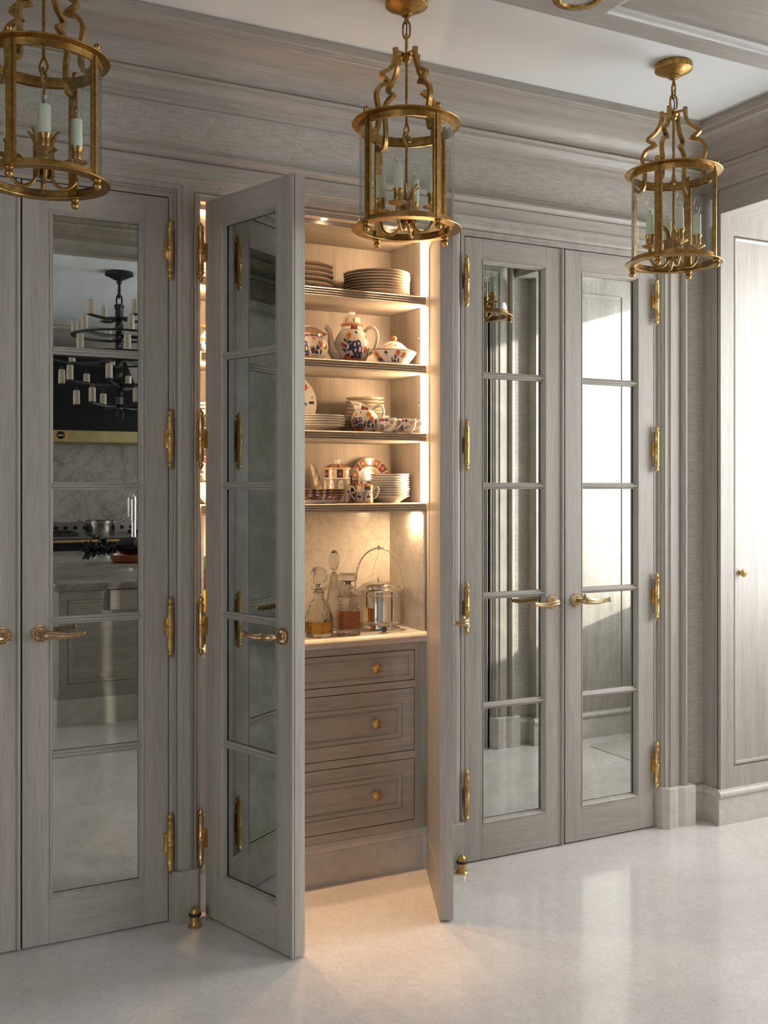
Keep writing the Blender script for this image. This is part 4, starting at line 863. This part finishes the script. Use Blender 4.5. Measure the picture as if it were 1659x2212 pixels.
def oblong(i, z):
    m = MB(); L = []
    def outline(k, a=0.105, b=0.062, n=72):
        o = []
        for j in range(n):
            t = 2*PI*j/n; c, s = math.cos(t), math.sin(t); q = (abs(c)**3.2+abs(s)**3.2)**(-1/3.2); o.append((k*a*q*c, k*b*q*s))
        return o
    lev = dense([(0.60, 0.0), (0.66, 0.001), (0.74, 0.010), (0.86, 0.022), (1.0, 0.0335), (0.985, 0.035), (0.84, 0.0245), (0.72, 0.013), (0.64, 0.004), (0.05, 0.003)], 44); us, vs = [], []; acc = None
    for k, zz in lev:
        o = outline(k); L.append([(x, y, zz) for x, y in o]); us += [x*1.0 for x, y in o]; vs += [zz]*len(o)
    m.loft(L, cap=True); p = Paint(np.array(us), np.array(vs)); per = 0.026; k = np.floor(p.u/per).astype(int); z_ = p.v > 0.0125
    p.put(z_ & (k % 2 == 0), NAVY+np.array((0.03, 0.01, 0.0))); p.put(z_ & (k % 2 == 1), np.array((0.17, 0.085, 0.035)))
    for q in range(-5, 5):
        cu = (q+0.5)*per
        if q % 2 == 0: p.flower(cu, 0.0225, 0.006, RED, 6)
        else: p.put(np.abs(p.u-cu)+np.abs(p.v-0.0225) < 0.006, PEACH)
    p.put(z_ & (((p.u/per) % 1) > 0.9), WHITE); p.put(p.v > 0.0335, GOLD*1.1); m.c = p.finish()
    o = m.build('serving_dish', CHINA, None, 40); o.location = (1.540, 0.114, z); o.rotation_euler = (0, 0, 0.04)
    tag(o, ('topmost', 'middle', 'lowest')[i]+' of the three nested dark-bordered oblong dishes on the lowest shelf', 'dish', 'nested oblong dishes')
for i in range(3): oblong(i, SH[3]+0.0005+(2-i)*0.0095)
# ------------------------------------------------------------------ worktop: decanters, ice bucket, tongs, bottles
def dia(k, d, zs): return lambda t, z: 1-d*(0.5+0.5*max(abs(math.sin(k*t/2+z*zs)), abs(math.sin(k*t/2-z*zs)))**6)
def decanter_round(x, y):
    t = thing('decanter', 'round cut-crystal decanter with ball stopper, quarter full of pale golden spirit', 'decanter', (x, y, WT))
    H = [(0.0005, 0.0), (0.046, 0.0), (0.050, 0.004), (0.053, 0.012), (0.055, 0.040), (0.053, 0.070), (0.046, 0.098), (0.033, 0.122), (0.021, 0.138), (0.018, 0.152), (0.0185, 0.158), (0.024, 0.160), (0.0185, 0.163), (0.0185, 0.170), (0.030, 0.175), (0.031, 0.177), (0.016, 0.178)]
    inner = [(0.015, 0.150), (0.017, 0.138), (0.029, 0.121), (0.042, 0.097), (0.049, 0.070), (0.051, 0.040), (0.049, 0.014), (0.0005, 0.010)]
    cut = dia(16, 0.05, 75)
    m = MB().lathe(dense(H, 70)+inner, 96, ripple=lambda q, z: cut(q, z) if 0.02 < z < 0.118 else 1); m.build('bottle', CRYSTAL, t, 30)
    MB().lathe([(0.0005, 0.0104), (0.0485, 0.0144), (0.0505, 0.040), (0.0498, 0.056), (0.0005, 0.056)], 48).build('liquid', COGNAC, t, 40)
    MB().lathe([(0.0005, 0.160), (0.0135, 0.160), (0.0145, 0.180), (0.010, 0.187), (0.016, 0.192), (0.028, 0.204), (0.033, 0.222), (0.030, 0.240), (0.018, 0.254), (0.0005, 0.258)], 40, ripple=lambda q, z: 1-0.06*abs(math.sin(6*q+60*z)) if z > 0.19 else 1).build('stopper', CRYSTAL, t, 25)
def decanter_square(x, y):
    t = thing('decanter', 'square cut-crystal decanter of amber whisky with a flat square stopper', 'decanter', (x, y, WT), -0.38); t.scale = (1, 1, 1.17)
    def sq(a, z, c=0.005): return [(-a+c, -a, z), (a-c, -a, z), (a, -a+c, z), (a, a-c, z), (a-c, a, z), (-a+c, a, z), (-a, a-c, z), (-a, -a+c, z)]
    def cut(a, z, on):
        o = []
        for k in range(4):
            for j in range(20):
                t = -0.94+1.88*j/19; g = 0.0016*max(0.0, math.cos(2*PI*(z*95-abs(t)*2.4)))**2 if on and abs(t) > 0.05 else (0.0010 if on else 0)
                p = (t*a, -(a-g)); c_, s_ = (1, 0, -1, 0)[k], (0, 1, 0, -1)[k]; o.append((p[0]*c_-p[1]*s_, p[0]*s_+p[1]*c_, z))
        return o
    m = MB(); L = [cut(0.040, 0.0, False), cut(0.0425, 0.003, False)]
    for i in range(56): L.append(cut(0.0425, 0.008+i*0.002, True))
    L += [cut(0.0420, 0.1205, False), cut(0.036, 0.126, False), cut(0.021, 0.1285, False)]
    m.loft(L, cap=True)
    m.lathe([(0.020, 0.126), (0.0175, 0.133), (0.0175, 0.146), (0.024, 0.149), (0.0245, 0.152), (0.010, 0.153)], 40)
    Li = [sq(0.036, 0.118)[::-1], sq(0.0375, 0.020)[::-1]]; 
    m.build('bottle', CRYSTAL, t, 25)
    MB().loft([sq(0.0385, 0.020), sq(0.0385, 0.077)], cap=True).build('liquid', WHISKY, t, 25)
    s = MB().lathe([(0.012, 0.146), (0.013, 0.156), (0.009, 0.162), (0.012, 0.167), (0.022, 0.170)], 24)
    s.loft([sq(0.024, 0.170), sq(0.031, 0.174), sq(0.0335, 0.182), sq(0.0325, 0.190), sq(0.029, 0.194)], cap=True); s.build('stopper', CRYSTAL, t, 25)
def decanter_tall(x, y):
    t = thing('decanter', 'tall slender empty decanter with egg-shaped stopper, behind the others', 'decanter', (x, y, WT))
    MB().lathe([(0.0005, 0), (0.030, 0), (0.033, 0.004), (0.034, 0.05), (0.031, 0.10), (0.024, 0.15), (0.019, 0.19), (0.0185, 0.205), (0.027, 0.210), (0.028, 0.212), (0.014, 0.213), (0.014, 0.19), (0.020, 0.15), (0.027, 0.10), (0.030, 0.05), (0.029, 0.01), (0.0005, 0.008)], 14).build('bottle', CRYSTAL, t, 20)
    MB().lathe([(0.0005, 0.20), (0.0115, 0.20), (0.012, 0.214), (0.007, 0.222), (0.007, 0.230), (0.014, 0.236), (0.021, 0.250), (0.0235, 0.268), (0.020, 0.288), (0.011, 0.302), (0.0005, 0.308)], 12).build('stopper', CRYSTAL, t, 20)
decanter_round(1.546, 0.115); decanter_square(1.664, 0.110); decanter_tall(1.668, 0.245)
def bucket():
    t = thing('ice_bucket', 'polished silver ice bucket with domed lid and tall arched handle', 'ice bucket', (1.846, 0.215, WT+0.0003))
    MB().lathe([(0.0005, 0.0), (0.066, 0.0), (0.069, 0.003), (0.068, 0.010), (0.066, 0.013), (0.072, 0.016), (0.0835, 0.022), (0.0875, 0.030), (0.0875, 0.036), (0.086, 0.040), (0.086, 0.128), (0.088, 0.130), (0.0895, 0.133), (0.088, 0.136), (0.086, 0.137), (0.086, 0.147), (0.0005, 0.147)], 64).build('body', CHROME, t, 30)
    MB().lathe([(0.086, 0.1475), (0.0935, 0.1475), (0.0945, 0.150), (0.0925, 0.1525), (0.078, 0.1535), (0.072, 0.157), (0.069, 0.168), (0.062, 0.175), (0.040, 0.179), (0.0005, 0.181)], 64).build('lid', CHROME, t, 40)
    MB().lathe([(0.004, 0.180), (0.0035, 0.184), (0.006, 0.187), (0.0075, 0.191), (0.006, 0.195), (0.0005, 0.197)], 18).build('lid_knob', CHROME, t, 60)
    ux, uy = math.cos(FACE+PI/2+0.25), math.sin(FACE+PI/2+0.25); P = []
    for i in range(33):
        a = PI*i/32; P.append((0.094*math.cos(a)*ux, 0.094*math.cos(a)*uy, 0.155+0.155*math.sin(a)**0.8))
    b = MB().tube(P, 0.0032, 10); b.build('bail_handle', CHROME, t, 60)
    g = MB().tube([(-0.006*ux, -0.006*uy, 0.3105), (0.006*ux, 0.006*uy, 0.3105)], 0.0075, 14); g.ball((0, 0, 0.3175), 0.005, 10, 6); g.build('handle_grip', CHROME, t, 60)
    for s in (1, -1): MB().ball((s*0.094*ux, s*0.094*uy, 0.152), 0.006, 12, 8).build('pivot', CHROME, t, 60)
    MB().tube([(0, 0, 0.306), (-0.004*ux, -0.004*uy, 0.285), (-0.012*ux, -0.012*uy, 0.26), (-0.02*ux, -0.02*uy, 0.235), (-0.026*ux, -0.026*uy, 0.197)], 0.0007, 5).build('lid_chain', CHROME, t, 60)
bucket()
tg = thing('bar_tool', 'steel ice tool with a round hammer head lying by the worktop edge', 'bar tool', (1.795, 0.072, WT+0.0152))
MB().tube([(0, 0, 0), (0.003, 0.006, 0), (0.010, 0.026, 0)], [0.0135, 0.0142, 0.0135], 24).build('head', CHROME, tg, 40)
MB().lathe([(0.0005, 0), (0.0118, 0), (0.0118, -0.0012), (0.0005, -0.0014)], 24).xf(Matrix.Translation((-0.0006, -0.001, 0)) @ Matrix.Rotation(math.radians(-20), 4, 'Z') @ Matrix.Rotation(-PI/2, 4, 'X')).build('striking_pad', plain('grey_rubber', (0.06, 0.05, 0.055), 0.6), tg, 40)
MB().tube([(0.010, 0.016, 0), (0.04, 0.024, -0.003), (0.075, 0.034, -0.007)], [0.0058, 0.0055, 0.005], 14).build('handle', CHROME, tg, 60)
MB().tube([(0.074, 0.034, -0.008), (0.10, 0.040, -0.010), (0.112, 0.043, -0.011), (0.114, 0.037, -0.0112), (0.10, 0.033, -0.011), (0.076, 0.030, -0.009)], 0.0022, 8).build('loop', CHROME, tg, 60)
def bottle(x, y, R, H, col, lab, capc, name, label):
    t = thing('bottle', label, 'bottle', (x, y, WT), 0, 'spirit bottles in the gap by the hinges')
    MB().lathe([(0.0005, 0), (R*0.95, 0), (R, 0.004), (R, H*0.62), (R*0.9, H*0.68), (R*0.4, H*0.78), (R*0.36, H*0.95), (R*0.42, H*0.96), (0.0005, H*0.96)], 28).build('glass', plain('bottle_'+name, col, 0.08), t, 40)
    MB().lathe([(R+0.0006, H*0.34), (R+0.0008, H*0.345), (R+0.0008, H*0.60), (R+0.0006, H*0.605)], 28, cap=False).build('label_wrap', plain('paper_'+name, lab, 0.6), t, 40)
    MB().lathe([(R*0.44, H*0.84), (R*0.45, H*0.845), (R*0.45, H), (0.0005, H)], 20).build('cap', plain('cap_'+name, capc, 0.4), t, 40)
bottle(1.152, 0.225, 0.036, 0.30, (0.03, 0.012, 0.006), (0.70, 0.42, 0.06), (0.03, 0.06, 0.03), 'dark', 'dark spirit bottle with a yellow paper band glimpsed beside the hinges')
bottle(1.140, 0.135, 0.031, 0.15, (0.01, 0.03, 0.012), (0.18, 0.03, 0.02), (0.12, 0.02, 0.02), 'green', 'short dark green bottle low in the gap beside the hinges')
struct('wall_sun_blocker', MB().box(7.4, 7.6, -6.0, 0.7, 0, 5.5), plain('sun_blocker_matte', (0.5, 0.48, 0.45), 0.9))  # added unseen slab outdoors, only blocks direct sun from the kitchen side window
# ------------------------------------------------------------------ kitchen seen in the mirrors
IZ = 0.862; IXa, IXb, IYa, IYb = 1.135, 3.1, -3.015, -6.2
isl = thing('island', 'panelled oak kitchen island on a stone base, reflected in the mirrored door', 'island', (IXa, IYa, 0))
def ip(mb, name, mat, smooth=None):
    mb.xf(Matrix.Translation((-IXa, -IYa, 0))); return mb.build(name, mat, isl, smooth)
ip(MB().box(IXa, IXb, IYb, IYa-0.012, 0.16, IZ-0.045), 'carcass', WX)
ip(MB().box(IXa-0.012, IXb+0.012, IYb-0.012, IYa+0.012, 0, 0.16), 'stone_base', BASESTONE)
ip(MB().box(IXa-0.006, IXb, IYa-0.012, IYa+0.004, 0.16, 0.20), 'base_moulding', WX)
PF = [(0, -0.013), (0, 0.0), (0.05, 0.0), (0.05, -0.004), (0.058, 0.004), (0.070, 0.002), (0.078, -0.008), (0.10, -0.009), (0.11, -0.004), (0.12, -0.004)]
ip(MB().rects('y', IXa, IXa+0.86, 0.20, IZ-0.05, PF, y0=IYa), 'framed_panel', WX, 40)
ip(MB().rects('y', IXa+0.90, IXb, 0.20, IZ-0.05, PF, y0=IYa), 'framed_panel', WX, 40)
ip(MB().box(IXa+0.30, IXa+0.86, IYa-0.012, IYa+0.03, IZ-0.17, IZ-0.05), 'apron_box', WX)
ol = ip(MB().box(IXa+0.215, IXa+0.335, IYa-0.006, IYa-0.002, 0.625, 0.695), 'outlet_plate', WX)
for k in (0, 1):
    b0 = IXa+0.238+k*0.05
    ip(MB().box(b0, b0+0.008, IYa-0.003, IYa-0.0014, 0.673, 0.676).box(b0, b0+0.008, IYa-0.003, IYa-0.0014, 0.649, 0.652).box(b0+0.014, b0+0.021, IYa-0.003, IYa-0.0014, 0.659, 0.666), 'outlet_slots', BLACK)
io = thing('island_worktop', 'rounded-corner pale marble island worktop catching a strip of daylight', 'worktop', (IXa, IYa, IZ))
def rr(x0, x1, y0, y1, r, z):
    o = []
    for cx, cy, a in ((x1-r, y1-r, 0), (x0+r, y1-r, PI/2), (x0+r, y0+r, PI), (x1-r, y0+r, 1.5*PI)):
        for k in range(7): q = a+PI/2*k/6; o.append((cx+r*math.cos(q)-IXa, cy+r*math.sin(q)-IYa, z-IZ))
    return o
e = 0.035
MB().loft([rr(IXa-e+0.012, IXb+e, IYb-e, IYa+e-0.012, 0.05, IZ-0.045), rr(IXa-e+0.012, IXb+e, IYb-e, IYa+e-0.012, 0.05, IZ-0.026), rr(IXa-e+0.002, IXb+e, IYb-e, IYa+e-0.002, 0.06, IZ-0.022), rr(IXa-e, IXb+e, IYb-e, IYa+e, 0.06, IZ-0.012), rr(IXa-e+0.002, IXb+e, IYb-e, IYa+e-0.002, 0.06, IZ-0.003), rr(IXa-e+0.010, IXb+e-.01, IYb-e+.01, IYa+e-0.010, 0.06, IZ)], cap=True).build('slab', KSTONE, io, 40)
# bowl of vegetables
BX, BY = 1.965, -4.62
bw = MB().lathe([(0.0005, 0.0), (0.125, 0.0), (0.150, 0.010), (0.160, 0.030), (0.163, 0.058), (0.159, 0.060), (0.154, 0.034), (0.142, 0.014), (0.0005, 0.010)], 48).build('bowl', plain('terracotta', (0.36, 0.085, 0.025), 0.35), None, 40)
bw.location = (BX, BY, IZ+0.0005); tag(bw, 'terracotta bowl of vegetables on the island, reflected in the mirrored door', 'bowl')
eg = thing('aubergine', 'large dark purple aubergine in the terracotta bowl', 'vegetable', (BX+0.0, BY-0.01, IZ+0.078))
MB().ball((0, 0, 0.045), 0.10, 24, 16, (1.25, 0.8, 0.72)).build('fruit', plain('purple_skin', (0.022, 0.006, 0.016), 0.2), eg, 60)
MB().lathe([(0.004, 0.0), (0.012, 0.006), (0.035, 0.010), (0.004, 0.022), (0.0005, 0.03)], 12, ripple=lambda q, z: 1+0.3*math.cos(5*q)).xf(Matrix.Translation((0.118, 0, 0.05)) @ Matrix.Rotation(PI/2, 4, 'Y')).build('calyx', plain('dull_green', (0.03, 0.06, 0.02), 0.5), eg, 40)
for i, (dx, dy, dz, s, lb) in enumerate(((0.075, 0.105, 0.092, 0.032, 'green fig lying lower in the terracotta bowl'), (0.020, 0.105, 0.152, 0.030, 'green fig lying higher on the terracotta bowl heap'))):
    g = MB().lathe([(0.0005, -s), (s*0.5, -s*0.9), (s*0.95, -s*0.3), (s, s*0.1), (s*0.8, s*0.65), (s*0.4, s*1.1), (s*0.2, s*1.4), (0.0005, s*1.45)], 20).build('green_fig', plain('fig_skin_%d' % i, (0.10, 0.19, 0.035), 0.35), None, 60)
    g.location = (BX+dx, BY+dy, IZ+dz); g.rotation_euler = (-0.6+i, 0.9, 0.3); tag(g, lb, 'fruit', 'green figs in the bowl')
kl = thing('kale', 'bunch of curly dark purple kale spilling out of the bowl', 'vegetable', (BX-0.185, BY+0.03, IZ))
KALE = plain('dark_kale', (0.022, 0.024, 0.022), 0.55)
for i, (az, tl, L0) in enumerate(((2.7, 0.15, 0.24), (3.0, 0.55, 0.22), (3.5, 0.30, 0.23), (2.3, 0.5, 0.20), (3.9, 0.15, 0.22), (3.2, 0.95, 0.19))):
    m = MB(); rows = []
    for a in range(41):
        t = a/40; w_ = 0.078*math.sin(PI*min(1, t*0.85+0.12)); row = []
        for b in range(25):
            e_ = abs(b/12-1); f_ = e_**2.2
            row.append((0.02+L0*t+0.012*f_*math.sin(34*t+i), w_*(b/12-1)*(1+0.10*math.sin(41*t+2*i)), 0.020*f_*math.sin(38*t+b*0.5+i)+0.016*f_*math.sin(61*t-b*0.9)+0.02*math.sin(3*t)))
        rows.append(row)
    m.loft(rows, ring=False); m.xf(Matrix.Translation((0.03, 0, 0.085)) @ Matrix.Rotation(az, 4, 'Z') @ Matrix.Rotation(-tl+0.28, 4, 'Y'))
    m.v = [(x, y, max(z, 0.004)) for x, y, z in m.v]; m.build('leaf', KALE, kl, 60)
fc = thing('faucet', 'tall slim nickel faucet standing on the island', 'faucet', (2.135, -5.25, IZ))
MB().lathe([(0.0005, 0), (0.030, 0), (0.030, 0.012), (0.022, 0.02), (0.020, 0.11), (0.024, 0.125), (0.020, 0.14), (0.019, 0.30), (0.016, 0.32)], 24).build('base', CHROME, fc, 40)
MB().tube([(0, 0, 0.30), (0, 0, 0.42), (0, 0, 0.475), (-0.006, 0, 0.503), (-0.02, 0, 0.510), (-0.034, 0, 0.50), (-0.040, 0, 0.47), (-0.040, 0, 0.33)], [0.022, 0.022, 0.021, 0.019, 0.014, 0.010, 0.008, 0.007], 14).build('spout', CHROME, fc, 60)
MB().tube([(0.018, 0, 0.10), (0.06, 0, 0.12), (0.09, 0, 0.135)], 0.006, 10).build('lever', CHROME, fc, 60)
# range
RX0, RX1, RYf, RYb = 1.15, 3.45, -7.5, -8.29
rg = thing('range_cooker', 'black enamel range with a brass rail and perforated backguard', 'range', (RX0, RYf, 0))
def rp(mb, name, mat, smooth=None):
    mb.xf(Matrix.Translation((-RX0, -RYf, 0))); return mb.build(name, mat, rg, smooth)
rp(MB().box(RX0, RX1, RYb, RYf, 0.08, 0.905, 0.01), 'body', BLACK)
rp(MB().box(RX0-0.01, RX1+0.01, RYb, RYf+0.02, 0.905, 0.93, 0.004), 'cooktop', plain('steel_cooktop', (0.30, 0.28, 0.25), 0.3, 1.0))
rp(MB().tube([(RX0, RYf+0.05, 0.885), (RX1, RYf+0.05, 0.885)], 0.016, 14), 'towel_rail', BRASS, 50)
bgd = rp(MB().box(RX0, RX1, RYb, RYb+0.04, 0.93, 1.055), 'backguard', plain('steel_backguard', (0.26, 0.245, 0.225), 0.4, 1.0))
hm = MB().lathe([(0.0005, 0), (0.021, 0), (0.021, -0.003), (0.0005, -0.003)], 16); hm.xf(Matrix.Rotation(PI/2, 4, 'X')); h0 = None
for k in range(22):
    x = 0.06+k*0.102
    if h0 is None: h0 = hm.build('vent_hole', BLACK, bgd, 40); o = h0
    else: o = h0.copy(); COL.objects.link(o); o.parent = bgd
    o.location = (x, RYb+0.043-RYf, 0.992)
for k in range(8): rp(MB().lathe([(0.0005, 0), (0.024, 0), (0.022, 0.03), (0.0005, 0.032)], 18).xf(Matrix.Translation((RX0+0.35+k*0.09+(0.7 if k > 3 else 0), RYf+0.0, 0.82)) @ Matrix.Rotation(-PI/2, 4, 'X')), 'control_knob', BRASS, 40)
for x in (1.42, 1.95, 2.95):
    m = MB()
    for k in range(5): m.box(x-0.18+k*0.09-0.008, x-0.18+k*0.09+0.008, RYf-0.55, RYf-0.12, 0.945, 0.968)
    m.box(x-0.19, x+0.19, RYf-0.56, RYf-0.54, 0.93, 0.968).box(x-0.19, x+0.19, RYf-0.13, RYf-0.11, 0.93, 0.968); rp(m, 'burner_grate', IRON)
sp = thing('saucepan', 'steel saucepan with long tilted handle on the range', 'saucepan', (2.40, -7.78, 0.9305))
STEEL = plain('brushed_steel', (0.62, 0.59, 0.54), 0.22, 1.0)
MB().lathe([(0.0005, 0), (0.145, 0), (0.152, 0.008), (0.155, 0.15), (0.162, 0.155), (0.158, 0.158), (0.150, 0.15), (0.146, 0.010), (0.0005, 0.008)], 40).build('pan', STEEL, sp, 40)
MB().tube([(0.155, 0, 0.13), (0.20, 0, 0.14), (0.45, 0, 0.245)], [0.012, 0.010, 0.012], 10).build('handle', STEEL, sp, 60)
MB().tube([(-0.155, 0.04, 0.13), (-0.21, 0.04, 0.155), (-0.23, 0, 0.165), (-0.21, -0.04, 0.155), (-0.155, -0.04, 0.13)], 0.007, 8).build('helper_handle', STEEL, sp, 60)
st = struct('wall_kitchen_splash', MB().box(0.2, K_X1, K_Y, K_Y+0.02, 0.93, 2.2), KSTONE)
HX0, HX1, HYf = 1.35, 2.95, -7.55
hd = thing('range_hood', 'tapered black range hood edged with a wide brass band', 'range hood', (HX0, HYf, 1.90))
def hp(mb, name, mat, smooth=None):
    mb.xf(Matrix.Translation((-HX0, -HYf, -1.90))); return mb.build(name, mat, hd, smooth)
q = lambda x0, x1, yf, z: [(x0, yf, z), (x1, yf, z), (x1, K_Y+0.022, z), (x0, K_Y+0.022, z)]
hp(MB().loft([q(HX0+0.01, HX1-0.01, HYf-0.01, 2.02), q(HX0+0.02, HX1-0.10, HYf-0.03, 2.2), q(HX0+0.08, HX1-0.29, HYf-0.20, 2.80), q(HX0+0.08, HX1-0.31, HYf-0.22, 2.86)], cap=True), 'canopy', BLACK)
DULL = brass('dull_brass', (0.34, 0.27, 0.13), (0.50, 0.41, 0.21), 0.3, 8)
hp(MB().box(HX0, HX1, K_Y+0.022, HYf, 1.905, 2.025, 0.003), 'brass_band', DULL)
hp(MB().box(HX0+0.51, HX0+0.69, HYf, HYf+0.004, 1.907, 2.023), 'badge_plate', BRASS)
hp(MB().lathe([(0.0005, 0), (0.042, 0), (0.042, 0.004), (0.0005, 0.005)], 28).xf(Matrix.Translation((HX0+0.60, HYf+0.004, 1.972)) @ Matrix.Rotation(-PI/2, 4, 'X')), 'badge', BLACK, 40)
hp(MB().lathe([(0.041, 0), (0.048, 0.0), (0.048, 0.006), (0.041, 0.006)], 32, cap=False).xf(Matrix.Translation((HX0+0.60, HYf+0.004, 1.972)) @ Matrix.Rotation(-PI/2, 4, 'X')), 'badge_rim', BRASS, 40)
m = MB()
for k in range(6): m.box(HX0+0.573+k*0.0095, HX0+0.579+k*0.0095, HYf+0.0085, HYf+0.0095, 1.965, 1.977)
hp(m, 'badge_lettering', plain('white_enamel', (0.7, 0.68, 0.62), 0.4)); hp(MB().box(HX0+0.565, HX0+0.635, HYf+0.004, HYf+0.008, 1.918, 1.928), 'badge_ribbon', BRASS)
# chandelier
ch = thing('chandelier', 'tiered black iron chandelier of ivory candles, reflected in the mirrored door', 'chandelier', (1.985, -5.12, 0))
MB().lathe([(0.0005, K_Z-0.0005), (0.112, K_Z-0.0005), (0.114, K_Z-0.028), (0.09, K_Z-0.036), (0.05, K_Z-0.058), (0.024, K_Z-0.068), (0.018, K_Z-0.10), (0.0005, K_Z-0.105)], 36).build('canopy', IRON, ch, 40)
for k, z in enumerate((3.045, 2.965)):
    MB().tube([(0.022*math.cos(2*PI*i/16)*(1 if k else 0), 0.022*math.cos(2*PI*i/16)*(0 if k else 1), z+0.055*math.sin(2*PI*i/16)) for i in range(16)], 0.0075, 8, closed=True).build('chain_link', IRON, ch, 60)
sh = []
for i in range(60): 
    z = 2.935-i*0.0145; sh.append((0, 0, z))
L = []
for i, (x, y, z) in enumerate(sh):
    r = 0.032 if i > 2 else 0.04; a = i*0.28 if 8 < i < 52 else 0
    L.append([(r*math.cos(a+k*PI/2), r*math.sin(a+k*PI/2), z) for k in range(4)])
MB().loft(L, cap=True).build('twisted_shaft', IRON, ch)
can = MB().lathe([(0.0005, 0), (0.026, 0), (0.0275, 0.004), (0.027, 0.06), (0.0265, 0.112), (0.018, 0.118), (0.0005, 0.118)], 20, ripple=lambda q_, z: 1+0.02*math.sin(7*q_+60*z))
bul = MB().ball((0, 0, 0.133), 0.015, 12, 8)
c0 = None
def candle(x, y, z):
    global c0
    if c0 is None: c0 = can.build('candle', IVORY, ch, 50); b = bul.build('bulb', BULB, c0, 60); o = c0
    else:
        o = c0.copy(); COL.objects.link(o); o.parent = ch
        for b in c0.children: b2 = b.copy(); COL.objects.link(b2); b2.parent = o
    o.location = (x, y, z)
for z, R, n, a0, ring in ((2.83, 0.25, 4, 2.85, False), (2.685, 0.37, 6, 2.6, True), (2.50, 0.58, 10, 2.95, True), (2.285, 0.46, 8, 2.75, False), (2.115, 0.34, 6, 2.45, False)):
    if ring:
        MB().lathe([(R-0.03, z-0.012), (R+0.012, z-0.012), (R+0.012, z), (R-0.03, z)], 64, cap=False).loft([], ring=False) if False else MB().lathe([(R-0.03, z-0.012), (R+0.012, z-0.012), (R+0.012, z), (R-0.03, z), (R-0.03, z-0.012)], 64, cap=False).build('tier_ring', IRON, ch, 40)
    for k in range(n):
        a = a0+2*PI*k/n; c_, s_ = math.cos(a), math.sin(a)
        if not ring or k % 2 == 0: MB().tube([(0.02*c_, 0.02*s_, z-0.01), (R*0.5*c_, R*0.5*s_, z-0.022), (R*c_, R*s_, z-0.006)], [0.014, 0.013, 0.012], 8, flat=0.6).build('tier_arm', IRON, ch, 50)
        if not ring: MB().lathe([(0.0005, z-0.008), (0.03, z-0.008), (0.034, z-0.001), (0.0005, z-0.001)], 16, at=(R*c_, R*s_, 0)).build('candle_pan', IRON, ch, 40)
        candle(R*c_, R*s_, z-0.0008)
MB().tube([(0.028*math.cos(2*PI*i/16), 0, 2.03+0.04*math.sin(2*PI*i/16)) for i in range(16)], 0.009, 8, closed=True).build('bottom_ring', IRON, ch, 60)
# floor mat in the window recess
fm = MB().loft([[(x-3.68, y+1.2, z) for x, y, z in [(a+3.68, b-1.2, 0) for a, b in ((0.03, 0), (0.78, 0), (0.80, 0.02), (0.80, 0.90), (0.78, 0.92), (0.03, 0.92), (0, 0.89), (0, 0.03))]], [(a, b, 0.003) for a, b in ((0.03, 0), (0.78, 0), (0.80, 0.02), (0.80, 0.90), (0.78, 0.92), (0.03, 0.92), (0, 0.89), (0, 0.03))]], cap=True).build('floor_mat', plain('greige_mat', (0.50, 0.46, 0.41), 0.6), None)
fm.location = (3.68, -1.20, 0.0005); tag(fm, 'thin greige mat on the floor of the window recess, reflected in mirror', 'mat')
